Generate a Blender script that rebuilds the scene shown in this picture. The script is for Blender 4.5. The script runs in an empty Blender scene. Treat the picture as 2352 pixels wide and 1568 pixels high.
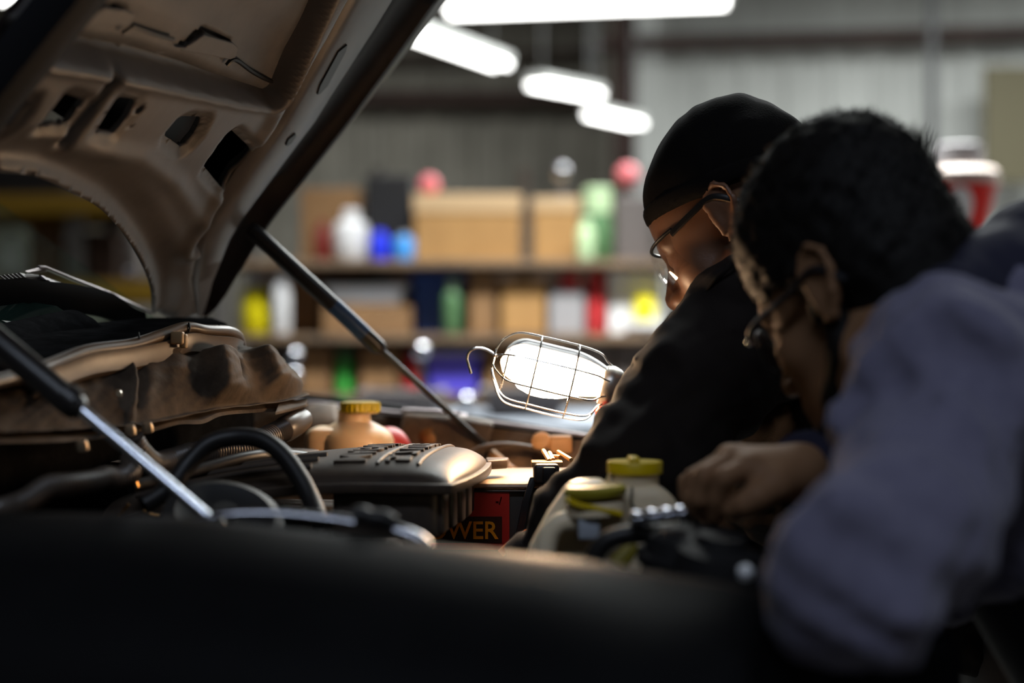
import bpy, bmesh, math, random
import numpy as np
from mathutils import Vector
random.seed(7); np.random.seed(7)
SC = bpy.context.scene
COL = SC.collection
# ---------------------------------------------------------------- camera, world, light, exposure
FPX = 3267.0; EYE = 1.25                      # focal length in pixels of the 2352 px frame, eye height in metres
cam_d = bpy.data.cameras.new('camera'); cam = bpy.data.objects.new('camera', cam_d); COL.objects.link(cam)
cam.location = (0, 0, EYE); cam.rotation_euler = (math.pi/2, 0, 0)
cam_d.sensor_width = 36; cam_d.lens = 36*FPX/2352
cam_d.clip_start = 0.02; cam_d.clip_end = 60
cam_d.dof.use_dof = True; cam_d.dof.focus_distance = 1.62; cam_d.dof.aperture_fstop = 1.7
SC.camera = cam
w = bpy.data.worlds.new('world'); SC.world = w; w.use_nodes = True
w.node_tree.nodes['Background'].inputs[0].default_value = (0.5, 0.6, 0.8, 1)
w.node_tree.nodes['Background'].inputs[1].default_value = 0.02
SC.view_settings.view_transform = 'Standard'; SC.view_settings.look = 'None'
SC.view_settings.gamma = 1; SC.view_settings.use_curve_mapping = False
SC.view_settings.exposure = 0.0
SC.cycles.use_denoising = True
SC.cycles.max_bounces = 6; SC.cycles.diffuse_bounces = 3; SC.cycles.glossy_bounces = 3
SC.cycles.transparent_max_bounces = 8; SC.cycles.caustics_reflective = False; SC.cycles.caustics_refractive = False
SC.cycles.sample_clamp_indirect = 4

def area(loc, sx, sy, power, col, rot=(0, 0, 0), spread=150):
    l = bpy.data.lights.new('unseen_area', 'AREA'); l.shape = 'RECTANGLE'; l.size = sx; l.size_y = sy
    l.energy = power; l.color = col; l.spread = math.radians(spread)
    o = bpy.data.objects.new('unseen_area', l); COL.objects.link(o); o.location = loc; o.rotation_euler = rot
COOL = (0.95, 1.0, 0.98); BLUISH = (0.72, 0.82, 1.0)
area((1.0, 4.7, 4.7), 3.6, 0.5, 420, COOL, spread=98)
area((2.7, 3.0, 4.4), 1.2, 0.4, 22, COOL, spread=80)        # unseen area lights added to brighten rack, bucket and far walls
area((2.6, 8.4, 4.6), 4.0, 0.6, 600, COOL, spread=175)
area((4.2, 10.6, 4.7), 4.5, 0.6, 250, COOL, spread=180)
area((-1.8, 13.6, 5.3), 5.0, 0.6, 165, COOL, spread=180)
area((-0.4, -1.4, 4.2), 2.4, 0.5, 46, BLUISH)     # one weak fitting behind the camera
area((3.2, 0.2, 4.4), 1.6, 0.4, 14, BLUISH)
BULB_STRENGTH = 115.0
BULB_COL = (1.0, 0.645, 0.365)

# ---------------------------------------------------------------- helpers
def P(px, py, d):
    return np.array([(px-1176)/FPX*d, d, EYE-(py-784)/FPX*d])
def Z(py, d): return EYE-(py-784)/FPX*d
def lin(r, g, b):
    f = lambda c: (c/255/12.92) if c <= 10 else ((c/255+0.055)/1.055)**2.4
    return (f(r), f(g), f(b))
_mats = {}
def M(name, col, rough=0.6, metal=0.0, spec=0.5, noise=None, bump=None, emit=None, trans=0, coat=0, sss=0, sheen=0, ior=1.45, alpha=1, stretch=None):
    if name in _mats: return _mats[name]
    m = bpy.data.materials.new(name); m.use_nodes = True; _mats[name] = m
    nt = m.node_tree; b = nt.nodes['Principled BSDF']; I = b.inputs
    I['Base Color'].default_value = (*col, 1); I['Roughness'].default_value = rough; I['Metallic'].default_value = metal
    I['Specular IOR Level'].default_value = spec; I['Transmission Weight'].default_value = trans; I['IOR'].default_value = ior
    I['Coat Weight'].default_value = coat; I['Alpha'].default_value = alpha
    if sss:
        I['Subsurface Weight'].default_value = sss; I['Subsurface Radius'].default_value = (0.02, 0.012, 0.008)
    if sheen: I['Sheen Weight'].default_value = sheen; I['Sheen Roughness'].default_value = 0.5
    if emit: I['Emission Color'].default_value = (*emit[0], 1); I['Emission Strength'].default_value = emit[1]
    tc = nt.nodes.new('ShaderNodeTexCoord')
    src = tc.outputs['Object']
    if stretch:
        mp = nt.nodes.new('ShaderNodeMapping'); mp.inputs['Scale'].default_value = stretch
        nt.links.new(src, mp.inputs['Vector']); src = mp.outputs['Vector']
    if noise:
        sc, col2, lo, hi = noise
        n = nt.nodes.new('ShaderNodeTexNoise'); n.inputs['Scale'].default_value = sc; n.inputs['Detail'].default_value = 6
        n.inputs['Roughness'].default_value = 0.65
        nt.links.new(src, n.inputs['Vector'])
        r = nt.nodes.new('ShaderNodeValToRGB'); r.color_ramp.elements[0].position = lo; r.color_ramp.elements[1].position = hi
        r.color_ramp.elements[0].color = (*col, 1); r.color_ramp.elements[1].color = (*col2, 1)
        nt.links.new(n.outputs['Fac'], r.inputs['Fac']); nt.links.new(r.outputs['Color'], I['Base Color'])
    if bump:
        sc, st, dist = bump
        n2 = nt.nodes.new('ShaderNodeTexNoise'); n2.inputs['Scale'].default_value = sc; n2.inputs['Detail'].default_value = 5
        nt.links.new(src, n2.inputs['Vector'])
        bp = nt.nodes.new('ShaderNodeBump'); bp.inputs['Strength'].default_value = st; bp.inputs['Distance'].default_value = dist
        nt.links.new(n2.outputs['Fac'], bp.inputs['Height']); nt.links.new(bp.outputs['Normal'], I['Normal'])
    return m

def mesh_np(name, V, Q, smooth=True):
    me = bpy.data.meshes.new(name); nq, k = Q.shape
    me.vertices.add(len(V)); me.vertices.foreach_set('co', np.asarray(V, np.float32).ravel())
    me.loops.add(nq*k); me.loops.foreach_set('vertex_index', Q.astype(np.int32).ravel())
    me.polygons.add(nq); me.polygons.foreach_set('loop_start', np.arange(0, nq*k, k, dtype=np.int32))
    me.polygons.foreach_set('loop_total', np.full(nq, k, np.int32))
    me.polygons.foreach_set('use_smooth', np.full(nq, smooth))
    me.update(calc_edges=True); me.validate()
    return me
BASE = {}
def link(name, me, mat, parent=None, **props):
    """links a mesh whose vertices are in world metres: made local to the base of the thing it belongs to"""
    o = bpy.data.objects.new(name, me); COL.objects.link(o)
    for m in (mat if isinstance(mat, (list, tuple)) else [mat]): me.materials.append(m)
    if parent is not None:
        b = BASE[parent.name]; o.parent = parent; BASE[o.name] = b
        n = len(me.vertices); co = np.empty(n*3, np.float32); me.vertices.foreach_get('co', co)
        co = co.reshape(-1, 3)-np.array(b, np.float32); me.vertices.foreach_set('co', co.ravel()); me.update()
    else:
        BASE[o.name] = (0, 0, 0)
    for k, v in props.items(): o[k] = v
    return o
def thing(name, label, cat, base, group=None):
    o = bpy.data.objects.new(name, None); COL.objects.link(o); o.location = base; o.empty_display_size = 0.05
    BASE[o.name] = tuple(float(c) for c in base); o['label'] = label; o['category'] = cat
    if group: o['group'] = group
    return o
def solo(o, label, cat, group=None):
    o['label'] = label; o['category'] = cat
    if group: o['group'] = group
    return o
def struct(o): o['kind'] = 'structure'; return o

def catmull(pts, n=8, closed=False):
    p = [np.asarray(q, float) for q in pts]; out = []
    m = len(p)
    for i in range(m if closed else m-1):
        if closed: a, b, c, d = p[i-1], p[i], p[(i+1) % m], p[(i+2) % m]
        else: a, b, c, d = p[max(i-1, 0)], p[i], p[i+1], p[min(i+2, m-1)]
        for j in range(n):
            t = j/n
            out.append(0.5*((2*b)+(-a+c)*t+(2*a-5*b+4*c-d)*t*t+(-a+3*b-3*c+d)*t**3))
    if not closed: out.append(p[-1])
    return out
class MB:
    def __init__(s): s.v = []; s.f = []
    def add(s, vs, fs):
        o = len(s.v); s.v += [tuple(map(float, q)) for q in vs]; s.f += [tuple(i+o for i in f) for f in fs]; return s
    def box(s, c, size, ax=None):
        c = np.asarray(c, float); h = np.asarray(size, float)/2
        A = np.eye(3) if ax is None else np.asarray(ax, float)
        vs = [c+A.T@(h*np.array(k)) for k in ((-1,-1,-1),(1,-1,-1),(1,1,-1),(-1,1,-1),(-1,-1,1),(1,-1,1),(1,1,1),(-1,1,1))]
        return s.add(vs, [(3,2,1,0),(4,5,6,7),(0,1,5,4),(1,2,6,5),(2,3,7,6),(3,0,4,7)])
    def b2(s, lo, hi): lo = np.array(lo, float); hi = np.array(hi, float); return s.box((lo+hi)/2, hi-lo)
    def sbox(s, x0, y0, x1, y1, d, depth, zb=None):
        a = P(x0, y1, d); b = P(x1, y0, d)
        return s.b2((a[0], d, a[2] if zb is None else zb), (b[0], d+depth, b[2]))
    def tube(s, pts, r, segs=12, flat=1.0, closed=False, up=(0, 0, 1)):
        p = np.array(pts, float); n = len(p); R = np.full(n, r) if np.isscalar(r) else np.asarray(r, float)
        T = np.gradient(p, axis=0) if not closed else np.roll(p, -1, 0)-np.roll(p, 1, 0)
        T /= np.linalg.norm(T, axis=1)[:, None]+1e-12
        N = np.asarray(up, float)-T[0]*np.dot(up, T[0])
        if np.linalg.norm(N) < 1e-3: N = np.array([1., 0, 0])-T[0]*T[0][0]
        N /= np.linalg.norm(N); vs = []; fs = []
        for i in range(n):
            N = N-T[i]*np.dot(N, T[i]); N /= np.linalg.norm(N); Bn = np.cross(T[i], N)
            for k in range(segs):
                a = 2*math.pi*k/segs; vs.append(p[i]+R[i]*(math.cos(a)*N*flat+math.sin(a)*Bn))
        for i in range(n if closed else n-1):
            j = (i+1) % n
            for k in range(segs):
                l = (k+1) % segs; fs.append((i*segs+k, i*segs+l, j*segs+l, j*segs+k))
        if not closed:
            fs.append(tuple(range(segs))[::-1]); fs.append(tuple(range((n-1)*segs, n*segs)))
        return s.add(vs, fs)
    def lathe(s, prof, c, ax=(0, 0, 1), segs=24, wob=None, sx=1.0):
        c = np.asarray(c, float); ax = np.asarray(ax, float); ax = ax/np.linalg.norm(ax)
        N = np.array([1., 0, 0]) if abs(ax[0]) < 0.9 else np.array([0, 0, 1.]); N -= ax*np.dot(N, ax); N /= np.linalg.norm(N); Bn = np.cross(ax, N)
        vs = []; fs = []
        for r, h in prof:
            for k in range(segs):
                a = 2*math.pi*k/segs; rr = r*(1+(wob(k) if wob else 0)); vs.append(c+ax*h+rr*(math.cos(a)*N*sx+math.sin(a)*Bn))
        for i in range(len(prof)-1):
            for k in range(segs):
                l = (k+1) % segs; fs.append((i*segs+k, i*segs+l, (i+1)*segs+l, (i+1)*segs+k))
        fs.append(tuple(range(segs))[::-1]); fs.append(tuple(range((len(prof)-1)*segs, len(prof)*segs)))
        return s.add(vs, fs)
    def ball(s, c, r, segs=16, rings=10, sq=(1, 1, 1)):
        c = np.asarray(c, float); vs = []; fs = []
        for i in range(rings+1):
            t = math.pi*i/rings
            for k in range(segs):
                a = 2*math.pi*k/segs; vs.append(c+r*np.array([math.sin(t)*math.cos(a)*sq[0], math.sin(t)*math.sin(a)*sq[1], math.cos(t)*sq[2]]))
        for i in range(rings):
            for k in range(segs):
                l = (k+1) % segs; fs.append((i*segs+k, (i+1)*segs+k, (i+1)*segs+l, i*segs+l))
        return s.add(vs, fs)
    def prism(s, poly, ext):
        """poly: list of 3-D points, ext: extrusion vector"""
        p = [np.asarray(q, float) for q in poly]; e = np.asarray(ext, float); n = len(p)
        return s.add(p+[q+e for q in p], [tuple(range(n)), tuple(range(2*n-1, n-1, -1))]+[(i, n+i, n+(i+1) % n, (i+1) % n) for i in range(n)])
    def sweep(s, path, section, scale=None, side=None):
        """section points (across, up) swept along a path, across = horizontal, square to the path"""
        p = np.array(path, float); T = np.gradient(p, axis=0); vs = []; fs = []; m = len(section)
        for i in range(len(p)):
            t = T[i]; sd = np.array([t[1], -t[0], 0.]) if side is None else np.asarray(side, float); sd = sd/(np.linalg.norm(sd)+1e-12)
            k = (1, 1) if scale is None else scale[i]
            for a, u in section: vs.append(p[i]+sd*a*k[0]+np.array([0, 0, u*k[1]]))
        for i in range(len(p)-1):
            for k in range(m-1): fs.append((i*m+k, i*m+k+1, (i+1)*m+k+1, (i+1)*m+k))
        return s.add(vs, fs)
    def build(s, name, mat, parent=None, smooth=True, bevel=0, bseg=2, sharp=40, solid=0, **props):
        me = bpy.data.meshes.new(name); bm = bmesh.new()
        vs = [bm.verts.new(q) for q in s.v]
        for f in s.f:
            try: bm.faces.new([vs[i] for i in f])
            except ValueError: pass
        bmesh.ops.remove_doubles(bm, verts=bm.verts, dist=1e-6)
        if solid: bmesh.ops.recalc_face_normals(bm, faces=bm.faces); bmesh.ops.solidify(bm, geom=bm.faces[:], thickness=solid)
        bmesh.ops.recalc_face_normals(bm, faces=bm.faces)
        if bevel:
            es = [e for e in bm.edges if len(e.link_faces) == 2 and e.calc_face_angle(0) > math.radians(sharp)]
            bmesh.ops.bevel(bm, geom=es, offset=bevel, segments=bseg, profile=0.5, affect='EDGES')
        for f in bm.faces: f.smooth = smooth
        for e in bm.edges:
            if len(e.link_faces) == 2 and e.calc_face_angle(0) > math.radians(sharp if not bevel else 60): e.smooth = False
        bm.to_mesh(me); bm.free()
        return link(name, me, mat, parent, **props)
def copy_tree(o, parent=None):
    c = o.copy(); COL.objects.link(c); c.parent = parent; BASE[c.name] = BASE[o.name]
    for ch in [x for x in bpy.data.objects if x.parent == o]: copy_tree(ch, c)
    return c
def text_mesh(body, size, extrude, font_bold=True, bev=0.0):
    cu = bpy.data.curves.new('text', 'FONT'); cu.body = body; cu.size = size; cu.extrude = extrude; cu.offset = 0.012*size if font_bold else 0
    cu.bevel_depth = bev; cu.resolution_u = 3
    o = bpy.data.objects.new('text', cu); COL.objects.link(o)
    dg = bpy.context.evaluated_depsgraph_get(); me = bpy.data.meshes.new_from_object(o.evaluated_get(dg))
    bpy.data.objects.remove(o); bpy.data.curves.remove(cu)
    n = len(me.vertices); co = np.empty(n*3, np.float32); me.vertices.foreach_get('co', co)
    return me, co.reshape(-1, 3)
def place_text(me, co, origin, right, up, normal):
    W = np.asarray(origin)+co[:, :1]*np.asarray(right)+co[:, 1:2]*np.asarray(up)+co[:, 2:3]*np.asarray(normal)
    me.vertices.foreach_set('co', W.astype(np.float32).ravel()); me.update(); return me

# ---------------------------------------------------------------- smooth solids from distance fields
def axis_lines(lo, hi, step, zones, fine):
    out = [lo]
    while out[-1] < hi:
        x = out[-1]; st = step
        for a, b in zones:
            if a-1e-9 <= x < b: st = fine
        out.append(x+st)
    return np.array(out, np.float32)
class Field:
    def __init__(s, lo, hi, step, zones=(), fine=None):
        s.ax = [axis_lines(lo[i], hi[i], step, [(z[0][i], z[1][i]) for z in zones], fine or step) for i in range(3)]
        s.D = np.full([len(a) for a in s.ax], 1.0, np.float32); s.mg = step*2.5
    def sl(s, lo, hi):
        r = []
        for i in range(3):
            a = max(0, np.searchsorted(s.ax[i], lo[i]-s.mg)-1); b = min(len(s.ax[i]), np.searchsorted(s.ax[i], hi[i]+s.mg)+1); r.append(slice(a, max(b, a+1)))
        return tuple(r)
    def xyz(s, sl):
        return (s.ax[0][sl[0]][:, None, None], s.ax[1][sl[1]][None, :, None], s.ax[2][sl[2]][None, None, :])
    def comb(s, sl, d, k, op):
        c = s.D[sl]; k = max(k, 1e-5)
        if op == 'u':
            h = np.clip(.5+.5*(c-d)/k, 0, 1); h[c > .9] = 1
            s.D[sl] = np.where(c > .9, d, c*(1-h)+d*h-k*h*(1-h))
        elif op == 's':
            h = np.clip(.5-.5*(c+d)/k, 0, 1); s.D[sl] = c*(1-h)+(-d)*h+k*h*(1-h)
        elif op == 'i':
            h = np.clip(.5-.5*(c-d)/k, 0, 1); s.D[sl] = c*(1-h)+d*h+k*h*(1-h)
    def cone(s, a, b, r1, r2, k=.01, op='u'):
        a = np.asarray(a, float); b = np.asarray(b, float); R = max(r1, r2)+k
        sl = s.sl(np.minimum(a, b)-R, np.maximum(a, b)+R); X, Y, Zz = s.xyz(sl); ba = b-a; L = ba@ba+1e-12
        h = np.clip(((X-a[0])*ba[0]+(Y-a[1])*ba[1]+(Zz-a[2])*ba[2])/L, 0, 1)
        d = np.sqrt((X-a[0]-ba[0]*h)**2+(Y-a[1]-ba[1]*h)**2+(Zz-a[2]-ba[2]*h)**2)-(r1+(r2-r1)*h)
        s.comb(sl, d.astype(np.float32), k, op)
    def chain(s, pts, rs, k=.01):
        for i in range(len(pts)-1): s.cone(pts[i], pts[i+1], rs[i], rs[i+1], k)
    def ell(s, c, r, A=None, k=.01, op='u'):
        c = np.asarray(c, float); r = np.asarray(r, float); A = np.eye(3) if A is None else np.asarray(A, float); R = max(r)+k
        sl = s.sl(c-R, c+R); X, Y, Zz = s.xyz(sl); X = X-c[0]; Y = Y-c[1]; Zz = Zz-c[2]
        q = [X*A[i][0]+Y*A[i][1]+Zz*A[i][2] for i in range(3)]
        k0 = np.sqrt(sum((q[i]/r[i])**2 for i in range(3))); k1 = np.sqrt(sum((q[i]/r[i]**2)**2 for i in range(3)))+1e-9
        s.comb(sl, (k0*(k0-1)/k1).astype(np.float32), k, op)
    def rbox(s, c, h, rad, A=None, k=.01, op='u'):
        c = np.asarray(c, float); h = np.asarray(h, float); A = np.eye(3) if A is None else np.asarray(A, float); R = np.linalg.norm(h)+k
        sl = s.sl(c-R, c+R); X, Y, Zz = s.xyz(sl); X = X-c[0]; Y = Y-c[1]; Zz = Zz-c[2]
        q = [np.abs(X*A[i][0]+Y*A[i][1]+Zz*A[i][2])-(h[i]-rad) for i in range(3)]
        d = np.sqrt(sum(np.maximum(t, 0)**2 for t in q))+np.minimum(np.maximum(np.maximum(q[0], q[1]), q[2]), 0)-rad
        s.comb(sl, d.astype(np.float32), k, op)
    def cut(s, p, n, k=.004):
        """keeps the side the normal points away from"""
        p = np.asarray(p, float); n = np.asarray(n, float); n = n/np.linalg.norm(n)
        sl = tuple(slice(0, len(a)) for a in s.ax); X, Y, Zz = s.xyz(sl)
        d = ((X-p[0])*n[0]+(Y-p[1])*n[1]+(Zz-p[2])*n[2]).astype(np.float32)
        s.D = np.maximum(s.D, d)
    def warp(s, fn, band=.05):
        idx = np.nonzero(np.abs(s.D) < band); X = s.ax[0][idx[0]]; Y = s.ax[1][idx[1]]; Zz = s.ax[2][idx[2]]
        s.D[idx] += fn(X, Y, Zz).astype(np.float32)
    def mesh(s, name):
        D = s.D; D[0] = 1; D[-1] = 1; D[:, 0] = 1; D[:, -1] = 1; D[:, :, 0] = 1; D[:, :, -1] = 1
        neg = D < 0
        cnt = np.zeros([n-1 for n in D.shape], np.int8)
        for i in (0, 1):
            for j in (0, 1):
                for k in (0, 1):
                    cnt += neg[i:D.shape[0]-1+i, j:D.shape[1]-1+j, k:D.shape[2]-1+k]
        I, J, K = np.nonzero((cnt > 0) & (cnt < 8)); n = len(I)
        idm = np.full(cnt.shape, -1, np.int32); idm[I, J, K] = np.arange(n)
        acc = np.zeros((n, 3)); num = np.zeros(n)
        cor = [(i, j, k) for i in (0, 1) for j in (0, 1) for k in (0, 1)]
        val = {c: D[I+c[0], J+c[1], K+c[2]] for c in cor}
        pos = {c: np.stack([s.ax[0][I+c[0]], s.ax[1][J+c[1]], s.ax[2][K+c[2]]], 1) for c in cor}
        for a in cor:
            for ax in range(3):
                if a[ax]: continue
                b = list(a); b[ax] = 1; b = tuple(b); va, vb = val[a], val[b]; m = (va < 0) != (vb < 0)
                t = np.where(m, va/np.where(m, va-vb, 1), 0)
                acc += np.where(m[:, None], pos[a]+t[:, None]*(pos[b]-pos[a]), 0); num += m
        V = acc/num[:, None]; Q = []
        for ax in range(3):
            sl0 = [slice(1, -1)]*3; sl0[ax] = slice(0, -1); sl1 = list(sl0); sl1[ax] = slice(1, None)
            a = neg[tuple(sl0)]; b = neg[tuple(sl1)]; o1, o2 = [i for i in range(3) if i != ax]
            for flip, mm in ((False, a & ~b), (True, ~a & b)):
                e = list(np.nonzero(mm)); e[o1] = e[o1]+1; e[o2] = e[o2]+1
                def c(d1, d2):
                    q = [x.copy() for x in e]; q[o1] -= d1; q[o2] -= d2; return idm[q[0], q[1], q[2]]
                q4 = [c(1, 1), c(0, 1), c(0, 0), c(1, 0)]
                if flip != (ax == 1): q4 = q4[::-1]
                Q.append(np.stack(q4, 1))
        Q = np.concatenate(Q); Q = Q[(Q >= 0).all(1)]
        # light relaxation
        for _ in range(2):
            S = np.zeros_like(V); c = np.zeros(len(V))
            for a, b in ((0, 1), (1, 2), (2, 3), (3, 0)):
                np.add.at(S, Q[:, a], V[Q[:, b]]); np.add.at(c, Q[:, a], 1); np.add.at(S, Q[:, b], V[Q[:, a]]); np.add.at(c, Q[:, b], 1)
            V = V*.55+.45*S/np.maximum(c, 1)[:, None]
        return mesh_np(name, V, Q)
def folds(amp, f, d, seed=0):
    rs = np.random.RandomState(seed); d = np.asarray(d, float)/np.linalg.norm(d); e = rs.randn(3); g = rs.randn(3); h = rs.randn(3)
    def fn(X, Y, Zz):
        t = X*d[0]+Y*d[1]+Zz*d[2]
        w1 = np.sin(f*.35*(X*e[0]+Y*e[1]+Zz*e[2])+seed); w2 = np.sin(f*.5*(X*g[0]+Y*g[1]+Zz*g[2])+1.3*seed)
        return amp*(np.sin(f*t+2.2*w1)*(.55+.45*w2)+.45*np.sin(2.1*f*t+2.5*w2+1.7*w1)+.3*np.sin(3.7*f*(X*h[0]+Y*h[1]+Zz*h[2])))
    return fn
# ================================================================ the workshop
m_floor = M('concrete', lin(105, 103, 100), .55, noise=(3, lin(80, 78, 75), .35, .7), bump=(40, .2, .002))
m_wallL = M('pale_sheet_wall', (.45, .455, .44), .6, noise=(1.2, (.36, .363, .35), .35, .7), stretch=(1, 1, .15))
m_wallT = M('taupe_sheet_wall', (.24, .22, .185), .7, noise=(1.3, (.15, .138, .115), .35, .68))
m_steelbrown = M('red_oxide_steel', lin(56, 40, 36), .7, spec=.2, noise=(4, lin(44, 32, 30), .4, .7))
m_darkpipe = M('dark_conduit', lin(62, 62, 64), .5, metal=.3)
m_olive = M('olive_board', lin(78, 72, 52), .7)
m_ceil = M('ceiling_sheet', (.3, .3, .29), .7)
def corrugated(a, b, z0, z1, pitch, depth, name, mat):
    a = np.array(a, float); b = np.array(b, float); L = np.linalg.norm(b-a); t = (b-a)/L; nrm = np.array([t[1], -t[0]])
    m = MB(); pts = []; s = 0
    while s < L:
        for u, h in ((0, 0), (.62, 0), (.7, 1), (.92, 1)):
            q = min(s+u*pitch, L); pts.append(a+t*q+nrm*h*depth)
        s += pitch
    pts.append(b); n = len(pts)
    vs = [(p[0], p[1], z0) for p in pts]+[(p[0], p[1], z1) for p in pts]
    m.add(vs, [(i, i+1, n+i+1, n+i) for i in range(n-1)])
    return struct(m.build(name, mat, smooth=False))
XL, XR, YF, YB, ZC = -9.0, 7.2, -4.0, 17.2, 5.4
struct(MB().b2((XL, YF, -.15), (XR, YB, 0)).build('floor', m_floor, smooth=False))
struct(MB().b2((XL, YF, ZC), (XR, YB, ZC+.1)).build('ceiling', m_ceil, smooth=False))
struct(MB().b2((XL-.1, YF, 0), (XL, YB, ZC)).build('wall_left', m_wallT, smooth=False))
struct(MB().b2((XR, YF, 0), (XR+.1, YB, ZC)).build('wall_right', m_wallL, smooth=False))
struct(MB().b2((XL, YF-.1, 0), (XR, YF, ZC)).build('wall_front', m_wallT, smooth=False))
corrugated((XL, 17.0), (1.15, 17.0), 0, ZC, .45, .05, 'wall_back', m_wallT)
corrugated((1.12, 14.0), (XR, 13.15), 0, ZC, .42, .04, 'wall_back', m_wallL)
struct(MB().b2((1.06, 14.0, 0), (1.14, 17.0, ZC)).build('wall_return', m_wallT, smooth=False))
# column, girts, conduit and board on the far wall
def hseg(name, p, q, w, h, mat):
    p = np.array(p); q = np.array(q); t = q-p; L = np.linalg.norm(t); t = t/L; sd = np.array([t[1], -t[0], 0])
    return struct(MB().box((p+q)/2, (L, w, h), (t, sd, np.cross(t, sd))).build(name, mat, smooth=False, bevel=.01))
a = P(1432, 60, 13.75)
struct(MB().b2((a[0]-.10, 13.65, 0), (a[0]+.12, 13.85, ZC)).build('trim_1', m_steelbrown, smooth=False, bevel=.01))
hseg('trim_2', P(1375, 103, 13.7), P(2460, 72, 13.1), .14, .13, m_steelbrown)
hseg('trim_3', P(560, 222, 16.7), P(1380, 226, 16.7), .12, .17, m_steelbrown)
hseg('trim_4', P(560, 140, 16.7), P(1380, 120, 16.7), .12, .08, m_steelbrown)
struct(MB().tube([P(2141, 800, 12.6), P(2141, -220, 12.6)], .045, 12).build('trim_5', m_darkpipe))
struct(MB().sbox(2262, 150, 2420, 420, 12.9, .08).build('trim_6', m_olive, smooth=False, bevel=.01))

# ---------------------------------------------------------------- hanging fluorescent fittings
m_tube = M('tube_light', (1, 1, 1), .5, emit=((1.0, 1.0, .97), 7))
m_fix = M('white_fitting', (.75, .75, .73), .45)
m_rod = M('hanger_wire', (.3, .3, .3), .4, metal=.8)
def fitting(label, p, q, n=2):
    p = np.array(p); q = np.array(q); c = (p+q)/2; t = thing('fluorescent_fitting', label, 'ceiling light', c, 'fluorescent fittings under the roof')
    d = q-p; L = np.linalg.norm(d); d = d/L; sd = np.cross(d, (0, 0, 1)); sd /= np.linalg.norm(sd); up = np.cross(sd, d)
    MB().box(c+up*.05, (L, .17, .06), (d, sd, up)).build('housing', m_fix, t, smooth=False, bevel=.012)
    for k in range(n):
        o = sd*(.055*(2*k-1) if n == 2 else 0)
        MB().tube([p+o+d*.03, q+o-d*.03], .02, 12).build('light_tube', m_tube, t)
    for e in (.12, .88):
        a = p+d*L*e+up*.08; MB().tube([a, (a[0], a[1], ZC)], .004, 6).build('hanger', m_rod, t)
    return t
fitting('long fluorescent fitting along the top edge of the picture', P(1020, 28, 8.6), P(1680, 4, 8.4))
fitting('fluorescent fitting half hidden by the raised hood edge', P(930, 72, 9.2), P(1155, 152, 10.4))
fitting('middle fluorescent fitting of the three receding right of the hood', P(1228, 194, 10.9), P(1370, 220, 11.9))
fitting('smallest, lowest fluorescent fitting, nearest the dark beanie', P(1358, 262, 12.0), P(1466, 286, 12.9))

fitting('fluorescent fitting in the top left corner, beside the hood edge', P(-190, -45, 6.6), P(40, 2, 6.2))
# ---------------------------------------------------------------- racks and goods behind the truck
D0 = 6.7                                                            # front of the goods rack
m_rack = M('grey_rack_steel', lin(96, 92, 90), .5, metal=.2)
m_shelf = M('rack_board', lin(120, 96, 74), .7, noise=(6, lin(96, 78, 62), .4, .7))
m_card = M('cardboard', lin(168, 126, 76), .8, noise=(5, lin(156, 115, 68), .4, .7))
m_card2 = M('brown_cardboard', lin(140, 104, 68), .8, noise=(5, lin(120, 88, 58), .4, .7))
m_tape = M('packing_tape', lin(190, 158, 120), .5)
m_black = M('black_plastic', lin(30, 28, 30), .5)
m_navy = M('navy_enamel', lin(34, 68, 140), .45)
m_blue = M('bright_blue_plastic', lin(38, 56, 225), .4)
m_sky = M('sky_blue_plastic', lin(70, 150, 225), .4)
m_purple = M('violet_blue_plastic', lin(92, 82, 215), .4)
m_white = M('white_plastic', lin(216, 214, 216), .45)
m_grey = M('grey_plastic', lin(150, 146, 148), .5)
m_dgrey = M('dark_grey_plastic', lin(92, 84, 82), .55)
m_red = M('red_plastic', lin(190, 52, 56), .4)
m_pink = M('faded_red_plastic', lin(220, 110, 118), .5)
m_dred = M('dark_red_plastic', lin(110, 30, 26), .5)
m_green = M('green_plastic', lin(72, 178, 76), .35)
m_dgreen = M('dark_green_metal', lin(78, 112, 74), .5)
m_pgreen = M('pale_green_plastic', lin(180, 204, 160), .5)
m_yellow = M('yellow_plastic', lin(222, 206, 12), .4)
m_oliv2 = M('olive_plastic', lin(130, 122, 50), .5)
m_chrome = M('polished_steel', (.30, .30, .32), .2, metal=1)  # for the balls added as round glints in the background
m_silver = M('brushed_aluminium', (.8, .8, .82), .3, metal=.6)
m_bench = M('blue_grey_bench_top', lin(98, 102, 110), .7, spec=.2, noise=(4, lin(80, 82, 88), .4, .7))
LV = {1: 600, 2: 768, 3: 905}                                       # shelf fronts, heights read at D0
ZS = {k: Z(v, D0)+.002 for k, v in LV.items()}
rk = thing('storage_rack', 'grey steel storage rack loaded with cartons behind the lamp', 'rack', (P(1000, 784, D0)[0], D0+.3, 0))
x0 = P(520, 0, D0)[0]; x1 = P(1545, 0, D0)[0]
for k, z in ZS.items():
    MB().b2((x0, D0-.14, z-.035), (x1, D0+.66, z-.002)).build('shelf_board', m_shelf, rk, smooth=False, bevel=.004)
for px in (520, 838, 1208, 1540):
    xx = P(px, 0, D0)[0]
    for yy in ((D0-.1, D0+.68) if px in (520, 1540) else (D0+.68,)):
        MB().b2((xx-.03, yy-.03, 0), (xx+.03, yy+.03, 2.15)).build('post', m_rack, rk, smooth=False, bevel=.004)

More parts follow.
